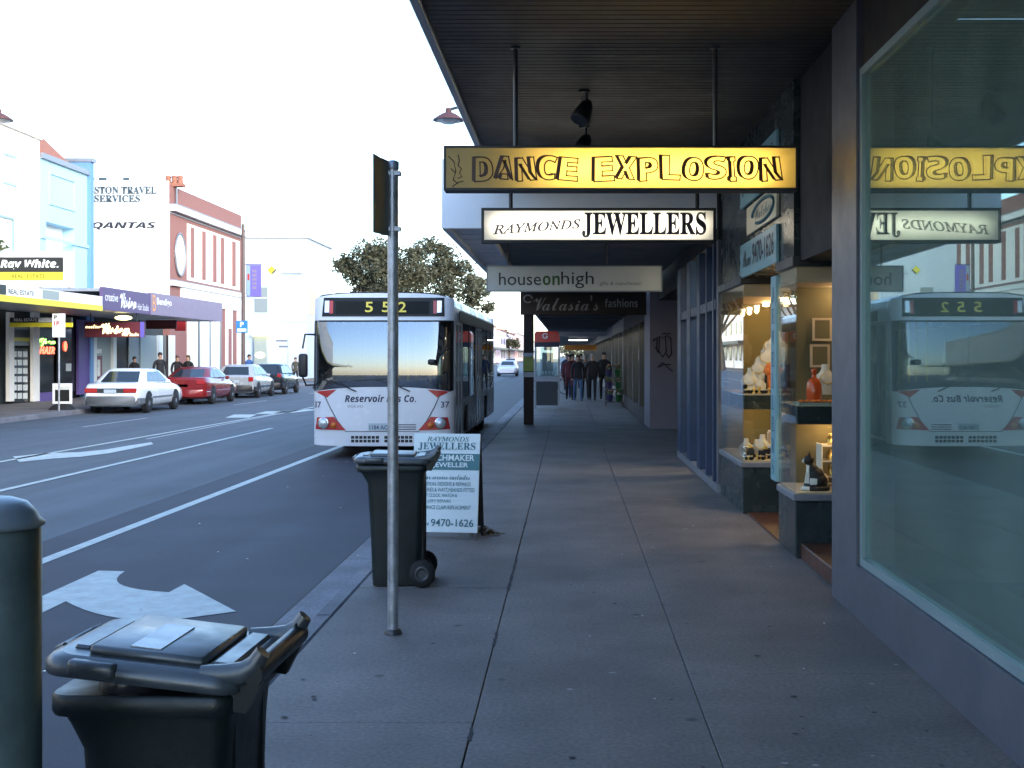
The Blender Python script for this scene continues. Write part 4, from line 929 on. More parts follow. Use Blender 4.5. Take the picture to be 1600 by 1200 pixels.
for z, y in ((0.16, 39.68), (0.56, 40.08), (0.96, 40.48)):
    for x in (1.33, 1.62):
        t = thing("flower_bucket", "%s bucket of flowers on the %s tier of the stand" % ("green" if bkt % 2 else "purple", ("lowest", "middle", "top")[bkt // 2]), "bucket", (x, y, z), "buckets on the display stand")
        m = M(); m.lathe([(0.08, z + 0.001), (0.11, z + 0.22), (0.115, z + 0.23)], (x, y, 0), 14); m.build("bucket", "bucket_green" if bkt % 2 else "bucket_purple", t)
        m = M()
        for k in range(14): m.ball((x + rnd.uniform(-.09, .09), y + rnd.uniform(-.09, .09), z + rnd.uniform(0.26, 0.4)), rnd.uniform(0.025, 0.045), k % 2, 6)
        m.build("flowers", ["flower_mix", "leafy"], t); bkt += 1
# ------------------------------------------------------------------ the bus
mat("bus_white", (0.66, 0.68, 0.72), 0.25, var=0.03, scale=2, spec=0.5)
mat("bus_red", (0.42, 0.03, 0.03), 0.25); mat("bus_dark", (0.010, 0.011, 0.013), 0.4, spec=0.25); mat("bus_ink", (0.02, 0.02, 0.07), 0.4)
mat("bus_lower", (0.075, 0.085, 0.10), 0.3, var=0.06, scale=2)
mat("led_yellow", (0.42, 0.37, 0.05), 0.5, emit=(0.9, 0.8, 0.12), es=0.06)
mat("display_back", (0.014, 0.016, 0.016), 0.6, spec=0.12); mat("lamp_amber", (0.6, 0.15, 0.02), 0.2); mat("lamp_clear", (0.75, 0.78, 0.8), 0.12, 0.4); mat("chrome", (0.8, 0.8, 0.82), 0.1, 1.0)
mat("seat_blue", (0.03, 0.05, 0.14), 0.8, var=0.3, scale=30); mat("rail_yellow", (0.6, 0.40, 0.03), 0.4); mat("plate_white", (0.40, 0.47, 0.51), 0.4); mat("plate_ink", (0.02, 0.05, 0.13), 0.5)
glass("bus_windscreen", (0.52, 0.58, 0.62), 0.20, (0.74, 0.83, 1.0))
glass("bus_side_glass", (0.10, 0.11, 0.12), 0.06, (0.95, 1, 1))
BX, BY, BZ = -3.31, 21.5, RZ
bus = thing("bus", "white single-deck route bus facing the camera with 552 on its destination display", "bus", (BX, BY, BZ), None, 0, local=True)
LB = 11.8
def FY(x, z):
    q = min(abs(x) / 1.25, 1.0)
    c = 0.02 * q ** 2 + 0.20 * q ** 18
    r = 0.0324 if z < 1.2 else 0.03 + 0.05 * (z - 1.42) ** 2
    r += 0.05 * max(0, (0.75 - z)) ** 2
    return c + r
def FP(x, z, o=0.0): return (x, FY(x, z) - o, z)
def patch(m, a, b, c, d, o, mi=0, nx=8, nz=4, thick=0.0, smooth=True):
    """a,b bottom-left/right; c,d top-right/left, in front-view (x,z); follows the bowed front"""
    vs = []; fs = []
    for j in range(nz + 1):
        for i in range(nx + 1):
            u, v = i / nx, j / nz
            x = (a[0] * (1 - u) + b[0] * u) * (1 - v) + (d[0] * (1 - u) + c[0] * u) * v
            z = (a[1] * (1 - u) + b[1] * u) * (1 - v) + (d[1] * (1 - u) + c[1] * u) * v
            vs.append(FP(x, z, o))
    for j in range(nz):
        for i in range(nx): k = j * (nx + 1) + i; fs.append((k, k + 1, k + nx + 2, k + nx + 1))
    m.add(vs, fs, mi, smooth)
    if thick:
        rim = list(range(0, nx + 1)) + [(nx + 1) * j + nx for j in range(1, nz + 1)] + [nz * (nx + 1) + i for i in range(nx - 1, -1, -1)] + [(nx + 1) * j for j in range(nz - 1, 0, -1)]
        top = [vs[k] for k in rim]; bot = [(p[0], p[1] + thick, p[2]) for p in top]; n_ = len(top)
        m.add(top + bot, [(i, n_ + i, n_ + (i + 1) % n_, (i + 1) % n_) for i in range(n_)], mi, False)
# shell: front lower skin, header, pillars, sides, roof, rear, floor
m = M(); nxx = 24
xs = [1.25 * math.sin(math.pi / 2 * (2 * i / nxx - 1)) for i in range(nxx + 1)]
def skin_between(zb, zt, nz, mi=0):     # zb, zt functions of x
    vs = []; fs = []
    for j in range(nz + 1):
        for x in xs: z = zb(x) + (zt(x) - zb(x)) * j / nz; vs.append(FP(x, z))
    for j in range(nz):
        for i in range(nxx): k = j * (nxx + 1) + i; fs.append((k, k + 1, k + nxx + 2, k + nxx + 1))
    m.add(vs, fs, mi, True)
wsb = lambda x: 1.27 - 0.09 * (abs(x) / 1.25) ** 2.5           # windscreen lower edge
roofz = lambda x: 2.94 - 0.10 * (abs(x) / 1.25) ** 4
skin_between(lambda x: 0.22 + 0.02 * (abs(x) / 1.25) ** 3, wsb, 6)
skin_between(lambda x: 2.45, roofz, 4)
sec = [(1.25, 0.24), (1.25, 2.45), (1.24, 2.70), (1.20, 2.82), (1.10, 2.90), (0.8, 2.945), (0, 2.96)]
def roofy(x, z): return FY(x, min(z, 2.84))
ring = lambda y0: [(x, (roofy(x, z) if y0 is None else y0), z) for x, z in sec]
R0, R1 = ring(None), ring(LB)
for sx in (1, -1):
    f = lambda p: (sx * p[0], p[1], p[2])
    for i in range(1, len(sec) - 1):
        q = [f(R0[i]), f(R1[i]), f(R1[i + 1]), f(R0[i + 1])]
        m.quad(*(q if sx > 0 else q[::-1]), mi=0)
m.box(-1.25, 1.25, LB, LB + 0.03, 0.3, 2.85, 0)
m.box(-1.22, 1.22, 0.35, LB, 0.27, 0.33, 1); m.box(-1.18, 1.18, 0.8, LB, 2.6, 2.63, 2)
m.build("body", ["bus_white", "bus_dark", "sign_palegrey"], bus)
m = M()   # side panels and pillars, both sides
for sx in (1, -1):
    X0, X1 = sx * 1.215, sx * 1.25
    if sx > 0:
        segs = [(0.33, 0.62, 0.24, 2.45), (1.9, 2.05, 0.24, 2.45)]
        for y0, y1 in ((2.05, 2.28), (3.34, 5.6), (7.1, 8.0), (9.08, LB)): segs.append((y0, y1, 0.28, 0.98))
        segs.append((2.28, 3.34, 0.84, 0.98)); segs.append((8.0, 9.08, 0.84, 0.98)); segs.append((5.6, 7.1, 0.25, 0.33))
    else:
        segs = [(0.33, 0.5, 0.24, 2.45)]
        for y0, y1 in ((0.5, 2.28), (3.34, 8.0), (9.08, LB)): segs.append((y0, y1, 0.26, 0.98))
        segs += [(2.28, 3.34, 0.84, 0.98), (8.0, 9.08, 0.84, 0.98)]
    for y0, y1, z0, z1 in segs: m.box(X0, X1, y0, y1, z0, z1, 0 if y0 < 0.5 else 1)
    for y in (3.6, 5.2, 7.3, 8.9, 10.4): m.box(X0, X1, y, y + 0.10, 0.99, 2.45, 2)
    for yc in (2.81, 8.54): m.box(sx * 0.9, sx * 1.2, yc - 0.53, yc + 0.53, 0.33, 0.86, 2)
m.each("side_panel", ["bus_white", "bus_lower", "bus_dark"], bus)
m = M(); m.box(1.262, 1.27, 1.2, LB - 0.3, 2.46, 2.66, 0); m.box(-1.27, -1.262, 1.2, LB - 0.3, 2.46, 2.66, 0); m.each("cove_panel", "bus_dark", bus)
m = M()
for sx in (1, -1):
    for y0, y1 in ((2.06, 3.59), (3.71, 5.19), (5.31, 7.29), (7.41, 8.89), (9.01, 10.39), (10.51, LB - 0.02)):
        m.box(sx * 1.232, sx * 1.24, y0, y1, 0.985, 2.448)
    if sx < 0: m.box(-1.24, -1.232, 0.51, 2.05, 0.985, 2.448)
m.each("side_window", "bus_side_glass", bus)
for y0, y1 in ((0.63, 1.89), (5.62, 7.08)):
    m = M(); frame_y(m, 1.225, 1.256, y0, (y0 + y1) / 2 - 0.01, 0.27, 2.44, 0.05); frame_y(m, 1.225, 1.256, (y0 + y1) / 2 + 0.01, y1, 0.27, 2.44, 0.05); d_ = m.build("door", "metal_grey", bus)
    m = M(); m.box(1.236, 1.242, y0 + 0.05, (y0 + y1) / 2 - 0.06, 0.32, 2.39); m.box(1.236, 1.242, (y0 + y1) / 2 + 0.06, y1 - 0.05, 0.32, 2.39); m.build("pane", "bus_side_glass", d_)
# windscreen
m = M(); vs = []; fs = []; nz = 8
for j in range(nz + 1):
    for x in xs: z = wsb(x) + 0.012 + (2.445 - wsb(x) - 0.012) * j / nz; vs.append(FP(x * 0.985, z, -0.01))
for j in range(nz):
    for i in range(nxx): k = j * (nxx + 1) + i; fs.append((k, k + 1, k + nxx + 2, k + nxx + 1))
m.add(vs, fs, 0, True); ws = m.build("windscreen", "bus_windscreen", bus)
m = M(); patch(m, (-1.25, 1.2), (-1.2, 1.2), (-1.2, 2.45), (-1.25, 2.45), 0.004, 0, 2, 6); patch(m, (1.2, 1.2), (1.25, 1.2), (1.25, 2.45), (1.2, 2.45), 0.004, 0, 2, 6)
patch(m, (-1.24, 2.425), (1.24, 2.425), (1.24, 2.452), (-1.24, 2.452), 0.004, 0, 20, 1); m.build("seal", "bus_dark", ws)
m = M()
for s_, a in ((-0.45, 25), (0.5, -150)):
    p0 = (s_, 1.22)
    m.tube([FP(s_, 1.19, 0.03), FP(s_ - 0.25, 1.30, 0.05), FP(s_ - 0.62, 1.40, 0.03)], 0.012, 6); m.tube([FP(s_ - 0.62 - 0.2, 1.24, 0.02), FP(s_ - 0.62 + 0.2, 1.62, 0.02)] if s_ < 0 else [FP(s_ - 0.62 - 0.35, 1.38, 0.02), FP(s_ - 0.62 + 0.3, 1.42, 0.02)], 0.011, 6)
m.build("wipers", "near_black", ws)
# destination display
m = M(); patch(m, (-1.08, 2.52), (1.10, 2.52), (1.09, 2.855), (-1.05, 2.855), 0.012, 0, 20, 3, 0.03); dd = m.build("destination_display", "bus_dark", bus)
m = M(); patch(m, (-0.83, 2.56), (0.83, 2.56), (0.83, 2.79), (-0.83, 2.79), 0.0165, 0, 14, 2); m.build("display_panel", "display_back", dd)
m = M()
for ch, x in (("5", -0.31), ("5", -0.01), ("2", 0.28)):
    m.text(ch, (0, 0, 0), X_, Z_, 0.14, 0.185, 0, bold=0.012, fn=lambda X, Y, x=x: FP(x + X, 2.595 + Y, 0.02))
m.build("route_number", "led_yellow", dd)
m = M()
for sx in (-1, 1):
    a, b = (-1.03, -0.95) if sx < 0 else (0.97, 1.05); patch(m, (a, 2.59), (b, 2.59), (b, 2.80), (a, 2.80), 0.024, 0, 2, 2, 0.02)
    a, b = (-0.945, -0.88) if sx < 0 else (0.90, 0.965); patch(m, (a, 2.57), (b, 2.57), (b, 2.80), (a, 2.80), 0.024, 1, 2, 2, 0.02)
m.each("marker_lamp", ["lamp_clear", "bus_red"], dd)
# red wedges, seams, headlights, bumper grille, plate, lettering
m = M()
for sx in (-1, 1):
    patch(m, (sx * 1.22, 1.20), (sx * 0.82, 1.215) if False else (sx * 0.98, 1.08), (sx * 0.80, 1.225), (sx * 1.20, 1.19), 0.006, 0, 4, 4)
m.mi = [0] * len(m.mi); m.each("red_corner", "bus_red", bus)
m = M()
for sx in (-1, 1):
    pts = [FP(sx * (1.02 - 0.0), 1.12, 0.005), FP(sx * 0.93, 0.92, 0.005), FP(sx * 0.80, 0.68, 0.005), FP(sx * 0.66, 0.50, 0.005)]; m.tube(pts, 0.008, 5)
pts = [FP(-0.66 + 1.32 * i / 12, 0.48, 0.003) for i in range(13)]; m.tube(pts, 0.006, 5)
for k, z in enumerate((0.60, 0.56, 0.52)): m.tube([FP(0.25 + 0.35 * i / 4, z, 0.003) for i in range(5)], 0.008, 5)
m.build("panel_seam", "steel_dark", bus)
for sx in (-1, 1):
    m = M(); patch(m, (sx * 1.20, 0.52), (sx * 0.64, 0.50), (sx * 0.86, 0.74), (sx * 1.16, 0.73), 0.014, 0, 8, 4, 0.03); hl = m.build("headlight", "bus_red", bus)
    m = M(); c = FP(sx * 1.03, 0.63, 0.02); T = Matrix.Translation(c) @ Matrix.Rotation(R(sx * 14), 4, 'Z')
    m.lathe([(0.0, 0.05), (0.07, 0.03), (0.10, -0.01), (0.105, -0.03), (0.09, -0.035), (0.05, -0.015), (0.0, -0.01)], (0, 0, 0), 24, axis='y', T=T); m.build("reflector", "chrome", hl)
    m = M(); m.lathe([(0.0, 0.0), (0.08, -0.02), (0.085, -0.036), (0.0, -0.06)], (0, 0, 0), 20, axis='y', T=T); m.build("lens", "lamp_clear", hl)
    m = M(); c = FP(sx * 0.86, 0.59, 0.02); m.lathe([(0.0, 0.02), (0.055, 0.0), (0.05, -0.02), (0.0, -0.03)], c, 16, axis='y'); m.build("indicator", "lamp_amber", hl)
m = M()
for x0 in (-0.55, 0.04):
    for i in range(7):
        for j in range(2):
            x = x0 + i * 0.073; z = 0.285 + j * 0.066; patch(m, (x, z), (x + 0.058, z), (x + 0.058, z + 0.05), (x, z + 0.05), 0.004, 0, 1, 1)
m.each("bumper_grille", "near_black", bus)
m = M(); patch(m, (-0.24, 0.50), (0.14, 0.50), (0.14, 0.625), (-0.24, 0.625), 0.012, 0, 3, 1, 0.01); np_ = m.build("number_plate", "plate_white", bus)
m = M(); m.text("1184 AO", (0, 0, 0), X_, Z_, 0.33, 0.075, 0, bold=0.01, fn=lambda X, Y: FP(-0.22 + X, 0.515 + Y, 0.015)); m.build("lettering", "plate_ink", np_)
m = M()
m.text(fancy("Reservoir Bus Co.", "sansbi"), (0, 0, 0), X_, Z_, 1.26, 0.13, 0, bold=0.012, fn=lambda X, Y: FP(-0.66 + X, 1.0 + Y, 0.005))
for x in (-1.23, 1.04): m.text("37", (0, 0, 0), X_, Z_, 0.145, 0.11, 0, bold=0.01, fn=lambda X, Y, x=x: FP(x + X, 0.90 + Y, 0.006))
m.text("VOLVO", (0, 0, 0), X_, Z_, 0.29, 0.05, 1, bold=0.02, fn=lambda X, Y: FP(-0.62 + X, 0.90 + Y, 0.006))
m.build("lettering", ["bus_ink", "metal_grey"], bus)
# mirrors
m = M(); m.tube([FP(-1.22, 2.2, 0.0), (-1.36, 0.02, 2.2), (-1.40, 0.0, 1.95)], 0.018, 8); m.box(-1.47, -1.31, -0.06, 0.06, 1.44, 1.86, 0, 0.045, seg=3); m.tube([(-1.40, 0, 1.45), (-1.36, 0.1, 1.3), FP(-1.24, 1.3, 0)], 0.015, 8); m.build("mirror", "near_black", bus)
m = M(); m.tube([FP(1.2, 1.95, 0.0), (1.12, -0.05, 1.9), (0.98, -0.12, 1.78)], 0.014, 8); m.box(0.83, 0.97, -0.17, -0.07, 1.66, 1.76, 0, 0.03, seg=2); m.build("mirror", "near_black", bus)
# inside: dash, driver's seat, seats, rails
m = M()
m.loft([[(x, FY(x, 1.2) + 0.03, 1.22) for x in (-1.15, -0.6, 0, 0.6, 1.15)] + [(1.15, 0.9, 1.22), (-1.15, 0.9, 1.22)], [(x, FY(x, 1.3) + 0.12, 1.43 - 0.16 * abs(x) ** 2) for x in (-1.1, -0.6, 0, 0.6, 1.1)] + [(1.1, 0.85, 1.30), (-1.1, 0.85, 1.30)]], 0, False)
m.box(-1.15, 0.3, 0.8, 0.9, 0.35, 1.25, 0); m.lathe([(0.17, 0), (0.19, 0.01), (0.19, 0.02), (0.17, 0.03)], (0, 0, 0), 20, T=Matrix.Translation((-0.6, 0.75, 1.42)) @ Matrix.Rotation(R(-25), 4, 'X')); m.box(-0.02, 0.02, 0.42, 0.46, 1.36, 1.43, 0)
m.build("dashboard", "near_black", bus)
m = M()
m.box(-0.85, -0.35, 1.35, 1.5, 0.6, 1.65, 0, 0.04); m.box(-0.85, -0.35, 1.0, 1.5, 0.6, 0.75, 0, 0.03)
for y in (4.0, 5.0, 7.6, 8.6, 9.6, 10.6):
    for x in (-1.1, -0.62, 0.3, 0.75):
        if x > 0 and 5 <= y < 7.2: continue
        m.box(x, x + 0.42, y, y + 0.09, 0.75, 1.45, 0, 0.02); m.box(x, x + 0.42, y - 0.4, y, 0.72, 0.82, 0, 0.02)
m.each("seat", "seat_blue", bus)
m = M()
for x, y in ((0.28, 1.4), (0.28, 2.6), (0.62, 2.1), (-0.2, 3.8), (0.25, 5.4)): m.tube([(x, y, 0.34), (x, y, 2.59)], 0.018, 8)
m.tube([(0.28, 1.4, 1.25), (0.28, 2.6, 1.25)], 0.018, 8); m.each("grab_rail", "rail_yellow", bus)
for yc in (2.81, 8.54):
    for sx in (-1, 1):
        m = M(); m.lathe([(0.30, -0.14), (0.46, -0.13), (0.48, -0.10), (0.48, 0.10), (0.46, 0.13), (0.30, 0.14)], (sx * 1.06, yc, 0.48), 28, axis='x'); w = m.build("wheel", "rubber", bus)
        m = M(); m.lathe([(0.30, -0.10), (0.29, 0.0), (0.12, 0.06 * sx), (0.10, 0.1 * sx), (0.0, 0.1 * sx)] if sx > 0 else [(0.0, -0.1), (0.10, -0.1), (0.12, -0.06), (0.29, 0.0), (0.30, 0.10)], (sx * 1.06, yc, 0.48), 20, axis='x'); m.build("rim", "metal_grey", w)
m = M()
for sx in (-1, 1): m.box(sx * 0.85, sx * 1.19, 2.2, 2.215, 0.12, 0.33, 0)
m.each("mudflap", "rubber", bus)

# ------------------------------------------------------------------ cars
def paint(name, col, metal=0.0):
    m_ = mat(name, col, 0.25, metal, var=0.02, scale=2); m_.node_tree.nodes["Principled BSDF"].inputs["Coat Weight"].default_value = 0.6; m_.node_tree.nodes["Principled BSDF"].inputs["Coat Roughness"].default_value = 0.05
paint("car_white", (0.68, 0.72, 0.74)); paint("car_red", (0.20, 0.012, 0.012), 0.1); paint("car_silver", (0.42, 0.44, 0.45), 0.3); paint("car_black", (0.012, 0.012, 0.014))
mat("car_glass", (0.02, 0.028, 0.035), 0.05, spec=0.9); mat("tail_red", (0.34, 0.015, 0.015), 0.15, spec=0.8); mat("bumper_grey", (0.12, 0.13, 0.14), 0.45)
SED = dict(L=4.75, st=[(0, .74, .80, .36), (.05, .81, .90, .30), (.16, .85, .955, .24), (.6, .875, .985, .20), (1.3, .88, .985, .19), (2.4, .88, .965, .19), (3.3, .88, .945, .19), (4.1, .865, .84, .20), (4.55, .80, .74, .24), (4.75, .68, .62, .32)],
           gb=(.70, 3.45), gr=(1.38, 2.60), gz=1.39, wy=(.98, 3.62), wb=.80, wr=.60)
FBK = dict(L=4.6, st=[(0, .76, .92, .34), (.05, .82, 1.0, .28), (.2, .86, 1.03, .22), (.6, .875, 1.03, .20), (1.3, .88, 1.0, .19), (2.4, .88, .97, .19), (3.2, .88, .94, .19), (4.0, .865, .83, .20), (4.4, .80, .73, .24), (4.6, .68, .62, .32)],
           gb=(.38, 3.4), gr=(1.35, 2.4), gz=1.38, wy=(.95, 3.5), wb=.80, wr=.59)
HAT = dict(L=4.0, st=[(0, .76, .90, .34), (.05, .82, .98, .28), (.15, .85, 1.0, .22), (.6, .86, .99, .20), (1.3, .865, .97, .19), (2.2, .865, .95, .19), (2.9, .86, .93, .19), (3.5, .845, .83, .20), (3.85, .78, .73, .24), (4.0, .66, .62, .32)],
           gb=(.10, 3.0), gr=(.55, 1.95), gz=1.42, wy=(.75, 3.15), wb=.78, wr=.60)
def car(label, P, pt, rear_lamps, bumper, loc, rotz=0.0, plate_t="", name="parked_car", group="cars parked along the far kerb", front=False):
    t = thing(name, label, "car", loc, group, rotz, local=True); Lc = P['L']
    m = M(); rings = []
    for y, w, zt, zb in P['st']:
        h = zt - zb
        half = [(0.0, zb), (w * .75, zb), (w * .95, zb + h * .12), (w, zb + h * .38), (w * .995, zb + h * .62), (w * .965, zb + h * .86), (w * .88, zt - 0.012), (w * .55, zt), (0.0, zt + 0.008)]
        rings.append([(x, y, z) for x, z in half] + [(-x, y, z) for x, z in half[-2:0:-1]])
    m.loft(rings, 0, True); bd = m.build("car_body", pt, t)
    y0, y1 = P['gb']; r0, r1 = P['gr']; gz, wb, wr = P['gz'], P['wb'], P['wr']; zb = 0.93
    def sec_(k):   # greenhouse horizontal section at height fraction k
        a = y0 + (r0 - y0) * k; b = y1 + (r1 - y1) * k; w = wb + (wr - wb) * k ** 1.1; z = zb + (gz - zb) * k
        return [(-w, a + .05, z), (-w * .8, a, z), (w * .8, a, z), (w, a + .05, z), (w, b - .08, z), (w * .8, b, z), (-w * .8, b, z), (-w, b - .08, z)]
    rs_ = [sec_(k) for k in (0, .5, .86)]
    top = sec_(1.0); cx = sum(p[1] for p in top) / 8
    rs_.append([(p[0] * .94, cx + (p[1] - cx) * .95, gz + .0) for p in top]); rs_.append([(p[0] * .6, cx + (p[1] - cx) * .75, gz + .025) for p in top])
    m = M(); m.loft(rs_, 0, True); m.build("roof", pt, t)
    def gp(m, f, u0, u1, v0, v1, o=0.008):   # glass on a greenhouse face
        pts = [f(u0, v0), f(u1, v0), f(u1, v1), f(u0, v1)]; n = (Vector(pts[1]) - Vector(pts[0])).cross(Vector(pts[3]) - Vector(pts[0])).normalized()
        cc = sum((Vector(p) for p in pts), Vector()) / 4
        if n.dot(cc - Vector((0, (y0 + y1) / 2, 1.0))) < 0: n = -n
        m.add([Vector(p) + n * o for p in pts] + [Vector(p) - n * .004 for p in pts], [(0, 1, 2, 3), (0, 4, 5, 1), (1, 5, 6, 2), (2, 6, 7, 3), (3, 7, 4, 0)])
    def face(i, j):
        def f(u, v):
            a, b = sec_(v)[i], sec_(v)[j]; return tuple(a[q] + (b[q] - a[q]) * u for q in range(3))
        return f
    m = M(); gp(m, face(1, 2), .02, .98, .12, .84); m.build("rear_window", "car_glass", t)
    m = M(); gp(m, face(6, 5), .02, .98, .12, .84); m.build("windscreen", "car_glass", t)
    m = M()
    for i, j in ((3, 4), (0, 7)):
        for u0, u1 in ((.10, .30), (.32, .58), (.60, .90)): gp(m, face(i, j), u0, u1, .14, .82)
    m.each("side_window", "car_glass", t)
    for sx in (-1, 1):
        for wy in P['wy']:
            m = M(); m.lathe([(.345, -.012), (.345, 0.012)], (sx * P['st'][4][1] * 0.985, wy, .36), 26, axis='x'); m.build("wheel_arch", "near_black", bd)
            m = M(); m.lathe([(.19, -.09), (.29, -.085), (.305, -.06), (.305, .06), (.29, .085), (.19, .09)], (sx * .80, wy, .305), 26, axis='x'); w = m.build("wheel", "rubber", t)
            m = M(); pr = [(.20, -.02), (.195, .07), (.14, .085), (.05, .095), (0, .095)]
            m.lathe([(r_, h_ * sx) for r_, h_ in (pr if sx > 0 else pr[::-1])], (sx * .80, wy, .305), 18, axis='x')
            for k in range(7):
                a = k * 2 * math.pi / 7; m.box(-.006, .006, -.022, .022, .07, .19, 1, T=Matrix.Translation((sx * .888, wy, .305)) @ Matrix.Rotation(a, 4, 'X'))
            m.build("rim", ["silver", "near_black"], w)
    m = M()
    for sx in (-1, 1): m.box(sx * rear_lamps[0], sx * rear_lamps[1], -0.025, 0.12, rear_lamps[2], rear_lamps[3], 0, 0.02)
    m.each("tail_lamp", "tail_red", t)
    m = M(); m.loft([[(x * k, y, z) for x, y in ((-.80, .10), (-.72, -.03), (0, -.055), (.72, -.03), (.80, .10))] for z, k in ((.30, .94), (.34, 1.0), (.52, 1.02), (.56, .99))], 0, True, closed=False)
    m.add([(-.79, .10, .56), (-.71, -.03, .56), (0, -.055, .56), (.71, -.03, .56), (.79, .10, .56), (.79, .3, .57), (-.79, .3, .57)], [(0, 1, 2, 3, 4, 5, 6)])
    for sx in (-1, 1): m.box(sx * .80, sx * .885, .08, P['wy'][0] - .36, .30, .50, 0, .02)
    m.build("rear_bumper", bumper, t)
    m = M(); m.box(-.19, .19, -.035 if rear_lamps[2] < .75 else .0, .03, .66, .77, 0, .005); m.box(-.44, .44, -.012, .05, rear_lamps[2], rear_lamps[3] - .005, 1) if rear_lamps[4] else None; m.build("number_plate", ["plate_white", "steel_dark"], t)
    m = M()
    for sx in (-1, 1): m.box(sx * .82, sx * .97, y1 - .75, y1 - .68, .93, 1.03, 0, .02)
    m.each("door_mirror", pt, t)
    m = M()
    for sx in (-1, 1): m.box(sx * .35, sx * .70, Lc - .18, Lc - .02, .58, .70, 0, .03)
    m.each("headlight", "lamp_clear", t)
    m = M()
    for sx in (-1, 1): m.box(sx * .872, sx * .887, P['wy'][0] + .36, P['wy'][1] - .36, .46, .52, 0, .006)
    m.each("side_strip", bumper, t); return t
car("white sedan parked nearest on the far side, grey rear bumper", SED, "car_white", (.40, .80, .66, .81, True), "bumper_grey", (-14.3, 37.9, RZ), plate_t="")
car("dark red fastback parked just ahead of the white sedan", FBK, "car_red", (.50, .80, .76, .93, False), "car_red", (-14.3, 45.0, RZ))
car("silver hatchback with dark lower bumper parked ahead of the red car", HAT, "car_silver", (.60, .80, .72, .92, False), "near_black", (-14.3, 51.95, RZ))
car("black hatchback parked farthest ahead in the far row", HAT, "car_black", (.62, .80, .82, .98, False), "near_black", (-14.3, 57.0, RZ))
paint("car_pearl", (0.62, 0.60, 0.64))
car("pale sedan coming down the road far behind the bus", SED, "car_pearl", (.42, .78, .66, .79, False), "bumper_grey", (-5.5, 112, RZ), R(180), name="car", group="cars far down the road")
car("tiny silver car parked far down the street", HAT, "car_silver", (.6, .8, .72, .92, False), "near_black", (-13.6, 190, RZ), name="car", group="cars far down the road")
car("tiny dark car parked by the near kerb far down the street", HAT, "car_black", (.6, .8, .72, .92, False), "near_black", (-8.4, 175, RZ), name="car", group="cars far down the road")

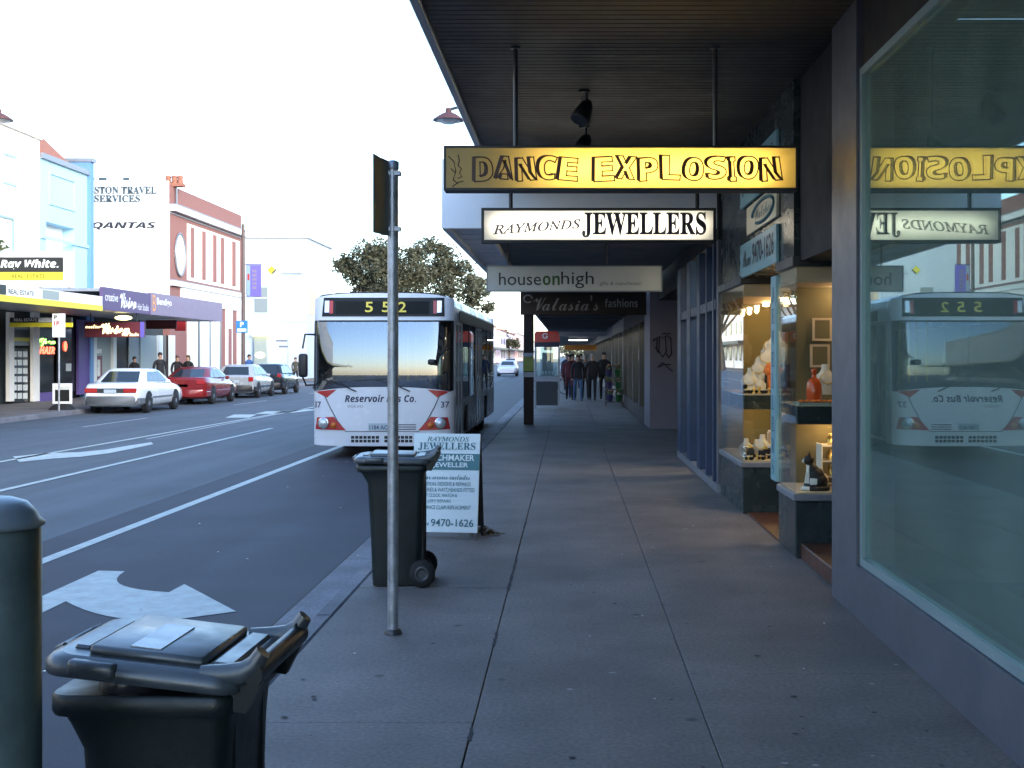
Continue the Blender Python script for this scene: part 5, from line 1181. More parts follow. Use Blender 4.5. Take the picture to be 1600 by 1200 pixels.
# ------------------------------------------------------------------ people
mat("skin_tone", (0.42, 0.25, 0.17), 0.6); mat("hair_dark", (0.015, 0.011, 0.01), 0.6); mat("hair_grey", (0.30, 0.29, 0.28), 0.7); mat("hair_brown", (0.07, 0.04, 0.02), 0.6)
for nme, c in (("cloth_black", (0.012, 0.012, 0.015)), ("cloth_navy", (0.02, 0.03, 0.07)), ("cloth_red", (0.22, 0.02, 0.03)), ("cloth_grey", (0.12, 0.12, 0.13)), ("denim", (0.05, 0.10, 0.19)), ("cloth_maroon", (0.08, 0.015, 0.02)), ("cloth_blue", (0.03, 0.08, 0.22)), ("cloth_olive", (0.05, 0.05, 0.035))): mat(nme, c, 0.85, var=0.2, scale=12)
def person(label, loc, rotz, top, legs, hair, stride=0.15, ht=1.72, group=None, longhair=False, pockets=False, coat=False):
    t = thing("person", label, "person", loc, group, rotz, local=True)
    s = ht / 1.72; st = stride
    # faces -y; joints in metres
    V = [(0, 0, .93), (0, .01, 1.12), (0, .015, 1.30), (0, .01, 1.43), (0, -.005, 1.52), (0, -.03, 1.60), (0, -.015, 1.67),
         (.10, 0, .88), (.105, -st * .5, .50), (.105, -st * .55, .09), (.11, -st * .55 - .15, .04),
         (-.10, 0, .88), (-.105, st * .35, .50), (-.105, st * .95, .11), (-.11, st * .95 - .13, .04),
         (.19, .01, 1.38), (.25, .03 + st * .3, 1.12), (.22 if pockets else .25, (-.10 if pockets else -.02 + st * .55), .95 if pockets else .88), (.20 if pockets else .25, (-.13 if pockets else -.05 + st * .6), .90 if pockets else .79),
         (-.19, .01, 1.38), (-.25, .03 - st * .3, 1.12), (-.22 if pockets else -.25, (-.10 if pockets else -.03 - st * .55), .95 if pockets else .88), (-.20 if pockets else -.25, (-.13 if pockets else -.06 - st * .6), .90 if pockets else .79)]
    E = [(0, 1), (1, 2), (2, 3), (3, 4), (4, 5), (5, 6), (0, 7), (7, 8), (8, 9), (9, 10), (0, 11), (11, 12), (12, 13), (13, 14), (3, 15), (15, 16), (16, 17), (17, 18), (3, 19), (19, 20), (20, 21), (21, 22)]
    cw = 1.15 if coat else 1.0
    Rr = [(.15 * cw, .12 * cw), (.14 * cw, .11 * cw), (.165, .12), (.11, .09), (.052, .055), (.078, .095), (.07, .085), (.088, .09), (.062, .065), (.042, .045), (.04, .035), (.088, .09), (.062, .065), (.042, .045), (.04, .035), (.065, .065), (.052, .055), (.04, .042), (.034, .04), (.065, .065), (.052, .055), (.04, .042), (.034, .04)]
    v, f = skin([tuple(q * s for q in p) for p in V], E, [tuple(q * s for q in r_) for r_ in Rr], 1)
    m = M(); m.add(v, f, 0, True); hemz = (.55 if coat else .84) * s
    for i, fc in enumerate(m.f):
        c = sum((Vector(m.v[k]) for k in fc), Vector()) / len(fc)
        if c.z < .07 * s: m.mi[i] = 3
        elif c.z > 1.49 * s: m.mi[i] = 0
        elif c.z < hemz and abs(c.x) < .20 * s: m.mi[i] = 2
        elif abs(c.x) > .17 * s and c.z < .84 * s: m.mi[i] = 0
        else: m.mi[i] = 1
    m.build("body", ["skin_tone", top, legs, "near_black"], t)
    m = M(); m.ball((0, .005 * s, 1.69 * s), (.088 * s, .10 * s, .075 * s), 0, 12)
    m.ball((0, .045 * s, (1.58 if longhair else 1.64) * s), ((.095 if longhair else .08) * s, .06 * s, (.13 if longhair else .07) * s), 0, 10); m.build("hair", hair, t)
    m = M(); m.ball((0, -.128 * s, 1.60 * s), (.012 * s, .02 * s, .02 * s), 0, 6); m.build("nose", "skin_tone", t)
    return t
WG = "people walking together under the far awning"
for args in (("person in a maroon coat walking at the left of the group under the awning", (0.02, 45.2, 0), 0, "cloth_maroon", "cloth_black", "hair_dark", .3, 1.68),
             ("person in a black top and pale blue jeans among the walkers", (0.33, 44.2, 0), .1, "cloth_black", "denim", "hair_brown", .35, 1.66),
             ("person in a red jacket half hidden inside the walking group", (0.14, 46.6, 0), 0, "cloth_red", "cloth_navy", "hair_dark", .2, 1.70),
             ("person in grey with grey hair in the middle of the walking group", (0.62, 46.0, 0), 0, "cloth_grey", "cloth_black", "hair_grey", .25, 1.64),
             ("person with pale hair in a long dark coat, right of the grey one", (0.86, 44.6, 0), -.1, "cloth_black", "cloth_black", "hair_grey", .3, 1.70),
             ("tall person all in black at the right end of the walking group", (1.30, 45.4, 0), -.05, "cloth_black", "cloth_black", "hair_dark", .25, 1.76),
             ("person in navy far behind the walking group", (-0.1, 58, 0), 0, "cloth_navy", "cloth_black", "hair_brown", .2, 1.7),
             ("person in olive at the back, just right of the farthest walker", (0.6, 60, 0), 0, "cloth_olive", "cloth_black", "hair_dark", .2, 1.72)):
    person(*args, group=WG, coat=("coat" in args[0]), longhair=("pale hair" in args[0] or "jeans" in args[0]))
person("person in a black jacket standing on the far footpath behind the white sedan", (-16.0, 47.6, -.03), R(35), "cloth_black", "denim", "hair_dark", .05, 1.78, None, False, True)
person("person in black with a bare head, left of the pair behind the red car", (-17.2, 53.4, -.03), R(20), "cloth_black", "cloth_black", "hair_brown", .05, 1.66, None, False, True)
person("person in dark clothes with curly brown hair, right of the pair behind the red car", (-16.6, 53.0, -.03), R(-15), "cloth_black", "cloth_grey", "hair_brown", .05, 1.68, None, True, True)
person("person in a blue jacket beside the brown street pole", (-16.3, 62.0, -.03), R(60), "cloth_blue", "cloth_navy", "hair_dark", .15, 1.72)
person("person in dark green near the corner of the pale bank building", (-17.2, 76.5, RZ), R(40), "cloth_olive", "cloth_black", "hair_dark", .1, 1.70)
person("small figure in black inside the beauty salon doorway", (-18.9, 52.9, -.03), R(50), "cloth_black", "cloth_black", "hair_dark", .05, 1.62)
# ------------------------------------------------------------------ far side of the street
FX = -19.5
def PY(px, x=FX): return F * x / (px - 889)
def PZ(px, py, x=FX): return 1.65 + (556 - py) * x / (px - 889)
mat("wall_cream", (0.74, 0.72, 0.66), 0.7, var=0.06, scale=1); mat("wall_white", (0.80, 0.80, 0.78), 0.7, var=0.05, scale=0.8); mat("wall_blue", (0.33, 0.54, 0.66), 0.65, var=0.04, scale=1); mat("wall_blue_deep", (0.11, 0.24, 0.46), 0.6)
mat("brick_pink", (0.25, 0.112, 0.095), 0.8, var=0.2, scale=14); mat("tile_red", (0.28, 0.11, 0.07), 0.8, var=0.25, scale=10); mat("purple_paint", (0.10, 0.065, 0.23), 0.55, var=0.1); mat("purple_dark", (0.085, 0.055, 0.14), 0.5)
mat("mauve_fascia", (0.20, 0.155, 0.235), 0.45, var=0.05); mat("sign_black", (0.012, 0.013, 0.012), 0.4); mat("sign_bright_yellow", (0.62, 0.54, 0.03), 0.4); mat("grey_green", (0.27, 0.31, 0.29), 0.6); mat("maroon", (0.12, 0.02, 0.03), 0.5)
mat("win_dark", (0.02, 0.025, 0.028), 0.12, spec=0.8); mat("win_pale", (0.22, 0.26, 0.27), 0.2, spec=0.7); mat("paper", (0.6, 0.62, 0.58), 0.6, var=0.3, scale=9); mat("post_white", (0.62, 0.66, 0.64), 0.5); mat("neon_green", (0.2, 0.9, 0.1), 0.5, emit=(0.35, 1.0, 0.12), es=1.2); mat("neon_red", (0.9, 0.1, 0.05), 0.5, emit=(1.0, 0.10, 0.05), es=1.2)
mat("glow_sign", (0.9, 0.8, 0.5), 0.5, emit=(1.0, 0.85, 0.35), es=1.0); mat("poster_purple", (0.13, 0.10, 0.42), 0.5); mat("blue_sign", (0.03, 0.18, 0.50), 0.4); mat("orange_logo", (0.75, 0.32, 0.10), 0.5); mat("lit_letters", (0.9, 0.75, 0.4), 0.5, emit=(1.0, 0.8, 0.4), es=0.8); mat("white_letters", (0.85, 0.85, 0.85), 0.5)
def fpanel(m, px0, px1, py0, py1, x=FX, t=0.05, mi=0, bev=0):      # a box on a street-facing plane, given by photo corners at its left edge
    y0, y1 = PY(px0, x), PY(px1, x); m.box(x - 0.3 if t is None else x, x + (t or 0), y0, y1, PZ((px0 + px1) / 2, py1, x), PZ((px0 + px1) / 2, py0, x), mi, bev)

# estate agent, ground floor with posters and a cream upper floor
t = thing("estate_agency", "cream two-storey shop with poster windows under a yellow-edged awning, left edge", "building", (-22, 40, 0))
m = M(); m.box(-30, FX, -35, 44.8, 3.3, 9.6, 0); m.box(-30, FX - 0.3, -35, 47.0, -0.03, 3.3, 1); m.box(FX - 0.3, FX, -35, 39.5, -0.03, 0.5, 0)  # length behind the camera is unseen, added to cut low side light
m.box(FX - 0.02, FX + 0.1, -35, 44.84, 9.6, 9.75, 0)
for px0, px1 in ((9, 17), (47, 57)): fpanel(m, px0, px1, 488, 627, FX, 0.12, 0)
fpanel(m, 57, 82, 613, 629, FX, 0.1, 2); m.build("wall", ["wall_cream", "interior_dark", "purple_paint"], t)
m = M(); frame_y(m, FX - .02, FX + .05, PY(3), PY(25), 7.6, 8.7, 0.1); m.build("window_frame", "wall_blue", t)
m = M(); fpanel(m, 17, 46, 545, 628, FX - 0.1, 0.06, 0); fpanel(m, 17, 46, 505, 540, FX - 0.1, 0.05, 1); fpanel(m, 58, 82, 512, 612, FX - 0.1, 0.04, 0); fpanel(m, 88, 117, 508, 612, FX - 0.1, 0.04, 0)
m.box(FX - 0.05, FX - 0.01, PY(3), PY(25), 7.7, 8.6, 1); m.each("window", ["win_dark", "win_pale"], t)
m = M()
for i in range(3):
    for j in range(6):
        px = 19 + 8.5 * i; py = 549 + 13 * j; fpanel(m, px, px + 6.5, py, py + 9, FX - 0.04, 0.012, 0)
fpanel(m, 103, 111, 568, 580, FX - 0.05, 0.012, 0); m.each("window_poster", "paper", t)
m = M(); fpanel(m, 17, 45, 515, 527, FX - 0.04, 0.02, 0); fpanel(m, 17, 45, 527.5, 533, FX - 0.04, 0.02, 1); m.build("window_sign", ["sign_black", "sign_bright_yellow"], t)
# balcony pots on the upper floor
m = M(); frame_y(m, FX - .02, FX + .06, PY(-10), PY(20), PZ(10, 400), PZ(10, 338), 0.08); tag(m.build("window_frame", "alu_teal", t), None, None)
mat("leaf_dark", (0.05, 0.075, 0.03), 0.7, var=0.5, scale=3); mat("leaf_mid", (0.085, 0.105, 0.04), 0.7, var=0.5, scale=3)
def leafcloud(m, c, r, n, size, rr, mi=2):
    for k in range(n):
        while True:
            p = Vector((rr.uniform(-1, 1), rr.uniform(-1, 1), rr.uniform(-1, 1)))
            if p.length < 1: break
        p = Vector(c) + Vector((p.x * r[0], p.y * r[1], p.z * r[2])) ; d = Vector((rr.gauss(0, 1), rr.gauss(0, 1), rr.gauss(0, .7))).normalized() * size * rr.uniform(.6, 1.3)
        e = d.cross(Vector((rr.gauss(0, 1), rr.gauss(0, 1), rr.gauss(0, 1)))).normalized() * size * 0.45
        m.add([p - d, p + e, p + d, p - e], [(0, 1, 2, 3)], rr.randrange(mi))
pl = thing("pot_plant", "spindly potted plant on the awning roof at the left edge", "plant", (-18.9, 39.0, 3.75))
m = M(); m.lathe([(0.16, 3.62), (0.22, 3.95), (0.24, 4.0)], (-18.9, 39.0, 0), 14); m.build("pot", "rust_red", pl)
m = M()
for k in range(5):
    a = k * 1.3; m.tube([(-18.9, 39.0, 4.0), (-18.9 + .3 * math.cos(a), 39.0 + .5 * math.sin(a), 4.8 + .1 * k), (-18.9 + .55 * math.cos(a), 39.0 + 1.0 * math.sin(a), 5.2 + .15 * k)], [.03, .02, .01], 5)
m.build("stems", "timber_dark", pl)
m = M(); rr = random.Random(4)
for k in range(5): a = k * 1.3; leafcloud(m, (-18.9 + .5 * math.cos(a), 39.0 + .95 * math.sin(a), 5.15 + .15 * k), (.35, .4, .22), 40, .10, rr)
m.build("foliage", ["leaf_dark", "leaf_mid"], pl)
# big board on the awning roof
def xsign(name, label, px0, px1, py0, py1, Yd, th, face, cat_="sign", legs=None):
    s_ = F / Yd; x0, x1 = (px0 - 889) / s_, (px1 - 889) / s_; z0, z1 = 1.65 + (556 - py1) / s_, 1.65 + (556 - py0) / s_
    t_ = thing(name, label, cat_, ((x0 + x1) / 2, Yd, z0)); m_ = M(); m_.box(x0, x1, Yd, Yd + th, z0, z1, 0, 0.01); m_.build("panel", face, t_); return t_, x0, x1, z0, z1
t, x0, x1, z0, z1 = xsign("billboard", "big white framed board with black and yellow bands on the awning roof", -25, 112, 393, 449, 41.5, 0.25, "wall_white")
m = M(); s_ = F / 41.5
bx = lambda px: (px - 889) / s_
bz = lambda py: 1.65 + (556 - py) / s_
m.box(bx(-22), bx(99), 41.47, 41.499, bz(425), bz(402), 0); m.box(bx(-22), bx(99), 41.47, 41.499, bz(438), bz(425.3), 1); m.build("colour_band", ["sign_black", "sign_bright_yellow"], t)
m = M(); m.text(fancy("Ray White.", "sansbi"), (bx(1.5), 41.465, bz(422)), X_, Z_, bx(92) - bx(1.5), 0.36, 0, bold=0.015); m.text("REAL  ESTATE", (bx(19), 41.465, bz(435)), X_, Z_, bx(71) - bx(19), 0.14, 1); m.build("lettering", ["white_letters", "sign_black"], t)
m = M()
for px in (5, 60, 105): m.box(bx(px), bx(px) + 0.08, 41.55, 41.65, 3.62, z0 - 0.001, 0)
m.each("support", "steel_dark", t)

t = thing("blue_shop", "pale blue two-storey shopfront with a deeper blue corner pier", "building", (-22, 47, 0))
m = M(); ya, yb = 44.85, PY(136)
m.box(-30, FX, ya, PY(72), 3.3, 9.0, 0); m.box(-30, FX, PY(117), yb, 3.3, 9.0, 0); m.box(-30, FX, PY(72), PY(117), 3.3, PZ(95, 400), 0); m.box(-30, FX, PY(72), PY(117), PZ(95, 352), 9.0, 0); m.box(-30, FX - 0.5, PY(72), PY(117), PZ(95, 400) + .002, PZ(95, 352) - .002, 2)
m.box(FX, FX + 0.12, ya, yb, 8.95, 9.15, 3); m.box(FX, FX + 0.08, ya, yb, 6.0, 6.12, 0)
m.box(-30, FX + 0.15, yb, PY(141), -0.03, 9.5, 1); m.box(-30, FX + 0.25, yb - .05, PY(141) + .05, 9.5, 9.65, 3)
m.box(-30, FX - 0.3, 47.01, yb, -0.03, 3.3, 4)
fpanel(m, 119, 135.5, 500, 616, FX - 0.02, 0.1, 5); m.build("wall", ["wall_blue", "wall_blue_deep", "wall_white", "sill_grey", "interior_dark", "purple_paint"], t)
m = M(); frame_y(m, FX + .001, FX + .05, PY(76), PY(116), PZ(96, 325), PZ(96, 275), .08); m.build("moulding", "wall_blue", t)
m = M(); m.loft([[(-24, 46.2, 9.0), (-19.75, 46.2, 9.0), (-19.75, 49.2, 9.0), (-24, 49.2, 9.0)], [(-23.5, 46.4, 10.2), (-20.6, 46.4, 10.2), (-20.6, 47.6, 10.2), (-23.5, 47.6, 10.2)]], 0, False); m.build("roof", "tile_red", t)
t2 = thing("neon_sign", "green and red neon window sign left of the parking sign", "sign", (FX, 46, 2.4))
m = M(); yb0 = PY(61); m.text(fancy("Open", "script"), (FX - 0.03, yb0, PZ(75, 541)), Y_, Z_, PY(88) - yb0, 0.30, 0, bold=0.03); m.build("tube_word", "neon_green", t2)
m = M(); m.text(fancy("HAIR", "sansbi"), (FX - 0.03, PY(63), PZ(75, 553)), Y_, Z_, PY(87) - PY(63), 0.27, 0, bold=0.03); m.build("tube_motif", "neon_red", t2)
m = M(); m.ball((FX - 0.03, PY(103.5), PZ(103, 541)), (.02, .16, .2), 0, 10); tag(m.build("neon_sign", "neon_red"), "small round red neon sign right of the parking sign", "sign")

# salon and its neighbour: single storey
t = thing("beauty_salon", "single-storey purple-trimmed salon with pale posts and a dark doorway", "building", (-22, 53, 0))
m = M(); m.box(-30, FX - 0.3, PY(141) + .01, 59.3, -0.03, 4.3, 1); m.box(FX - 0.29, FX - .1, PY(141) + .01, 59.3, 3.3, 4.3, 0)
fpanel(m, 135.6, 141, 527, 618, FX, 0.1, 2)
for a, b in ((141.3, 147), (173, 178), (245, 251), (263, 270)): fpanel(m, a, b, 524, 615, FX - 0.05, 0.12, 3)
fpanel(m, 148, 172.8, 526, 612, FX - 0.1, 0.05, 4); fpanel(m, 218, 245, 524, 612, FX - 0.1, 0.05, 4); m.build("wall", ["wall_white", "interior_dark", "purple_paint", "post_white", "grey_green"], t)
m = M(); fpanel(m, 200, 216, 527, 610, FX - 0.15, 0.05, 0); fpanel(m, 179, 199, 527, 610, FX - 0.2, 0.03, 1); fpanel(m, 251.5, 262.5, 524, 610, FX - 0.15, 0.05, 1); fpanel(m, 271, 292, 532, 610, FX - 0.15, 0.05, 0); m.each("window", ["win_pale", "win_dark"], t)
m = M(); fpanel(m, 150, 158, 545, 552, FX - 0.05, 0.02, 1); fpanel(m, 150, 159, 556, 594, FX - 0.05, 0.02, 0); fpanel(m, 152, 156, 562, 588, FX - 0.03, 0.02, 1); m.each("window_poster", ["maroon", "paper"], t)

# continuous awning, in two liveries
AX = -15.5
AY = lambda px: PY(px, AX)
aw = thing("awning", "awning with a white fascia edged in bright yellow over the estate agency", "awning", (-17.5, 40, 3.15))
y0, y1 = -35.0, AY(160)
m = M(); m.box(AX - .1, AX, y0, y1, 3.32, 3.62, 0); m.box(AX - .1, AX + .01, y0, y1, 3.14, 3.318, 1); m.build("fascia", ["white_paint", "sign_bright_yellow"], aw)
m = M(); m.box(FX + .2, AX - .11, y0, y1, 3.2, 3.3, 0); m.box(FX + .2, AX - .11, y0, y1, 3.45, 3.55, 0); m.build("roof", "metal_grey", aw)
m = M(); m.box(AX, AX + .012, AY(-12), AY(9), 3.33, 3.6, 0); m.text("REAL ESTATE", (AX + .005, AY(13), 3.37), Y_, Z_, AY(53) - AY(13), 0.14, 0, bold=0.01); m.box(AX, AX + .012, AY(66), AY(92), 3.34, 3.6, 1); m.build("lettering", ["sign_black", "grey_green"], aw)
aw = thing("awning", "awning with a purple and mauve fascia over the salon and the bank", "awning", (-17.5, 48, 3.2))
y0, ym, y1 = AY(160) + .01, AY(235), AY(346)
m = M(); m.box(AX - .1, AX, y0, ym, 3.18, 3.95, 0); m.box(AX - .1, AX + .02, ym + .005, y1, 3.18, 4.0, 1); m.box(FX + .2, AX + .02, y1 + .002, y1 + .06, 3.18, 4.0, 1); m.build("fascia", ["purple_dark", "mauve_fascia"], aw)
m = M(); m.box(FX + .2, AX - .11, y0, y1, 3.22, 3.32, 0); m.box(FX + .2, AX - .11, y0, y1, 3.8, 3.9, 0); m.build("roof", "metal_grey", aw)
m = M(); m.text("creative", (AX + .005, AY(164), 3.5), Y_, Z_, AY(184) - AY(164), 0.26, 0); m.text(fancy("Vision", "script"), (AX + .005, AY(187), 3.3), Y_, Z_, AY(213) - AY(187), 0.55, 0, bold=.02); m.text("Hair Studio", (AX + .005, AY(215), 3.3), Y_, Z_, AY(232) - AY(215), 0.24, 0)
m.text("Bendigo", (AX + .025, AY(244), 3.5), Y_, Z_, AY(267) - AY(244), 0.34, 0, bold=.02); m.text("B", (AX + .025, AY(237.5), 3.32), Y_, Z_, AY(242.5) - AY(237.5), 0.6, 1); m.build("lettering", ["white_letters", "orange_logo"], aw)
t, x0, x1, z0, z1 = xsign("hanging_sign", "maroon under-awning sign with glowing script and a violet end", 132, 225, 503, 527, 44.0, 0.12, "maroon")
s_ = F / 44.0; bx = lambda px: (px - 889) / s_; bz = lambda py: 1.65 + (556 - py) / s_
m = M(); m.box(bx(219), bx(225.5), 43.985, 43.999, bz(527), bz(503), 0); m.build("end_panel", "poster_purple", t)
m = M(); m.text(fancy("creative", "script"), (bx(134), 43.99, bz(513)), X_, Z_, bx(156) - bx(134), .14, 0); m.text(fancy("Vision", "script"), (bx(157), 43.99, bz(522)), X_, Z_, bx(203) - bx(157), .40, 0, bold=.03); m.text("Hair Studio", (bx(191), 43.99, bz(525)), X_, Z_, bx(217) - bx(191), .12, 0); m.build("lettering", "lit_letters", t)
m = M(); m.box(bx(140), bx(140) + .03, 44.04, 44.08, bz(503), 3.2); m.box(bx(212), bx(212) + .03, 44.04, 44.08, bz(503), 3.2); m.each("hanging_rod", "steel_dark", t)
m = M(); m.ball((bx(185), 44.5, bz(496)), (.32, .2, .09), 0, 14); tag(m.build("awning_lamp", "glow_sign"), "glowing oval lamp above the maroon script sign", "lamp")
t, x0, x1, z0, z1 = xsign("hanging_sign", "black and yellow sign hanging under the estate agency awning", 15, 112, 496, 504, 38.5, 0.1, "sign_black")
s_ = F / 38.5; bx = lambda px: (px - 889) / s_; bz = lambda py: 1.65 + (556 - py) / s_
m = M(); m.box(bx(15), bx(112), 38.5, 38.6, bz(511), bz(504.2), 0); m.build("yellow_strip", "sign_bright_yellow", t)
m = M(); m.text("REAL ESTATE", (bx(22), 38.495, bz(502)), X_, Z_, bx(58) - bx(22), .09, 0); m.box(bx(60), bx(82), 38.49, 38.499, bz(503.5), bz(496.5), 1); m.build("lettering", ["white_letters", "paper"], t)
t, x0, x1, z0, z1 = xsign("hanging_sign", "dark maroon sign with faint letters hanging before the bank posts", 228, 275, 500, 514, 52.0, 0.12, "maroon")
t, x0, x1, z0, z1 = xsign("hanging_sign", "red sign with a small awning at the end of the bank's walkway", 273, 290, 501, 517, 56.0, 0.12, "bus_red")

# bank building: brick with white pilasters; white side wall with painted words
t = thing("brick_building", "brick two-storey building with white pilasters, parapet and a painted white side wall", "building", (-24, 66, 0))
BY0, BY1 = 59.4, 72.8
m = M(); m.box(-34, FX, BY0, BY1, -0.03, 8.75, 0); m.box(-34, FX + 0.3, BY0 - .0, BY1 + .1, 8.75, 9.05, 1); m.box(-33.8, FX - 0.1, BY0 + .05, BY1 - .05, 9.05, 10.05, 0)
m.box(-33.9, FX - .05, BY0 + .02, BY0 + .045, 9.05, 10.2, 1)
m.box(-33.9, FX - 0.001, BY0 - .03, BY0 - .001, 4.0, 8.74, 1)
m.box(FX + .001, FX + .02, PY(292), PY(374), PZ(330, 445) - .0, PZ(330, 362), 1)
for px in (297, 315, 332, 344, 362): m.box(FX + .021, FX + .06, PY(px), PY(px + 5), PZ(330, 440), PZ(330, 366), 0)
m.box(FX, FX + .2, BY0, BY1, 5.1, 5.35, 1); m.box(FX, FX + .1, BY0 + 1.6, BY1, 4.3, 5.1, 1)
for px, w in ((292, 14), (310, 14), (327, 14), (352, 9), (370, 7)): m.box(FX, FX + .1, PY(px), PY(px + w), 0.4, 4.29, 1)
m.box(FX + .001, FX + .07, PY(292), PY(341), -0.03, 0.6, 2); m.box(FX + .01, FX + .33, BY0, BY1 + .1, 9.051, 9.10, 2); m.box(FX, FX + .22, BY0, BY1, 5.351, 5.39, 2); m.box(FX + .001, FX + .05, BY0, BY1, 8.62, 8.68, 2); m.box(FX, FX + .04, PY(275), PY(276.2), 9.101, 10.04, 2); m.build("wall", ["brick_pink", "wall_white", "sill_grey"], t)  # thin grey strip under the cornice, put in as its shadow line
m = M(); pts = [(FX + 0.05, PY(280) + 0.75 * math.cos(a), PZ(280, 398) + 1.05 * math.sin(a)) for a in [i * 2 * math.pi / 32 for i in range(32)]]
m.add(pts + [(FX + .001, p[1], p[2]) for p in pts], [tuple(range(32))] + [(i, 32 + i, 32 + (i + 1) % 32, (i + 1) % 32) for i in range(32)], 0); m.tube([(p[0] + .01, p[1], p[2]) for p in pts] + [(pts[0][0] + .01, pts[0][1], pts[0][2])], .06, 6, 1); m.build("oval_panel", ["wall_white", "sill_grey"], t)
m = M()
for px in (307, 324, 340): m.box(FX + .101, FX + .12, PY(px), PY(px + 2.5), 0.7, 4.0, 0)
m.box(FX + .02, FX + .12, PY(354), PY(359), .1, 3.2, 1); m.each("window", ["win_pale", "brick_pink"], t)
m = M(); s_ = F / 59.36; bx = lambda px: (px - 889) / s_; bz = lambda py: 1.65 + (556 - py) / s_
m.text(fancy("PRESTON TRAVEL", "serifbold"), (bx(119), 59.366, bz(303)), X_, Z_, bx(245) - bx(119), .38, 0, bold=.02); m.text(fancy("SERVICES", "serifbold"), (bx(147), 59.366, bz(316)), X_, Z_, bx(219) - bx(147), .36, 0, bold=.02)
m.text(fancy("QANTAS", "sansbi"), (bx(143), 59.366, bz(359)), X_, Z_, bx(244) - bx(143), .38, 1, bold=.02)
for a, b in ((126, 132), (142, 148), (154, 167), (192, 202)): m.box(bx(a), bx(b), 59.36, 59.368, bz(282), bz(277), 0)
mat("faded_ink", (0.045, 0.07, 0.085), 0.7, var=0.3, scale=6); m.build("lettering", ["faded_ink", "ink_grey"], t)
m = M()
for px in (252, 262, 271):
    m.lathe([(.16, 10.2), (.13, 10.45), (.17, 10.55), (.1, 10.6)], (bx(px), 60.4, 0), 12)
m.box(bx(246), bx(277), 60.2, 60.7, 10.051, 10.2); m.each("chimney_pot", "tile_red", t)

# pale bank building across the side street
mat("wall_ice", (0.46, 0.53, 0.60), 0.65, var=0.04, scale=0.6)
t = thing("bank_building", "tall pale rendered building with a yellow and black diamond sign, across the side street", "building", (-26, 100, 0))
WY = 90.5; s_ = F / WY; bx = lambda px: (px - 889) / s_; bz = lambda py: 1.65 + (556 - py) / s_
m = M(); m.box(-45, FX, WY, 100, -0.03, bz(372), 0); m.box(-45, FX + .15, WY - .15, 100, bz(372), bz(369), 0); m.box(-45, FX + .001, WY - .06, WY - .001, bz(503), bz(498), 0); m.box(FX, FX + 1.2, WY + 3, 100, 3.1, 3.5, 1); m.build("wall", ["wall_ice", "sill_grey"], t)
m = M(); m.box(bx(398), bx(418), WY - .04, WY - .001, bz(488), bz(449), 0); m.box(bx(398), bx(418), WY - .07, WY - .041, bz(466), bz(464.5), 1); m.each("window", ["win_pale", "white_paint"], t)
m = M(); m.box(FX + .001, FX + .05, PY(483), PY(495), PZ(489, 492), PZ(489, 453), 0); m.build("tan_window", "tan_light", t)  # opaque pane in one even tan colour
m = M(); m.box(bx(398), bx(418), WY - .3, WY - .001, .2, bz(526), 0, .03); m.build("cash_machine", "grey_green", t)
m = M(); m.ball((bx(408), WY - .35, bz(555)), (.36, .04, .22), 0, 14); m.box(bx(396), bx(430), WY - .6, WY - .001, bz(525), bz(520), 0, .03); m.build("lit_sign", "glow_sign", t)
m = M(); cx, cz = bx(425), bz(422); q = .34
m.add([(cx - q, WY - .05, cz), (cx + q * .4, WY - .05, cz - q * .6), (cx + q * .8, WY - .05, cz - .0), (cx, WY - .05, cz + q), (cx, WY - .05, cz - q)], [(0, 4, 1, 2, 3)], 0)
m.add([(cx + q * .42, WY - .052, cz - q * .6), (cx + q, WY - .052, cz), (cx + q * .8, WY - .052, cz + q * .2), (cx + q * .1, WY - .052, cz - q * .5)], [(0, 1, 2, 3)], 1)
m.add([(cx, WY - .053, cz - q), (cx + q * .45, WY - .053, cz - q * .55), (cx + q * .1, WY - .053, cz - q * .45)], [(0, 1, 2)], 1); m.build("diamond_sign", ["sign_bright_yellow", "sign_black"], t)
m = M(); m.text("CommonwealthBank", (bx(438), WY - .05, bz(429)), X_, Z_, 1.7, .16, 0); m.build("lettering", "faded_ink", t)

# street furniture on the far side
mat("pole_brown", (0.10, 0.065, 0.055), 0.6, var=0.2)
sp_ = thing("street_pole", "brown street pole with a purple banner and a blue parking sign", "pole", (-15.5, 58, 0))
X0 = -15.5; Y0 = 57.86; s_ = F / Y0; bz = lambda py: 1.65 + (556 - py) / s_; bx = lambda px: (px - 889) / s_
m = M(); m.tube([(X0, Y0, -.03), (X0, Y0, bz(350))], [.10, .08], 12); m.build("shaft", "pole_brown", sp_)
m = M(); m.box(bx(385), bx(408), Y0 - .02, Y0 + .02, bz(463), bz(414), 0); bn = m.build("banner", "poster_purple", sp_)
m = M(); m.box(bx(386), bx(391), Y0 - .03, Y0 - .021, bz(462), bz(415), 1)
for k in range(5): m.box(bx(394.5), bx(401), Y0 - .03, Y0 - .021, bz(452 - 6.5 * k), bz(447.5 - 6.5 * k), 0)
m.box(bx(387), bx(390), Y0 - .036, Y0 - .031, bz(438), bz(428), 2); m.build("motif", ["mauve_fascia", "alu_teal", "bus_red"], bn)
m = M(); m.tube([(X0, Y0, bz(413)), (bx(409), Y0, bz(413))], .02, 6); m.tube([(X0, Y0, bz(464)), (bx(409), Y0, bz(464))], .02, 6); m.each("arm", "steel_dark", sp_)
m = M(); m.box(bx(370), bx(388), Y0 - .14, Y0 - .12, bz(520), bz(501), 0); ps = m.build("parking_sign", "blue_sign", sp_)
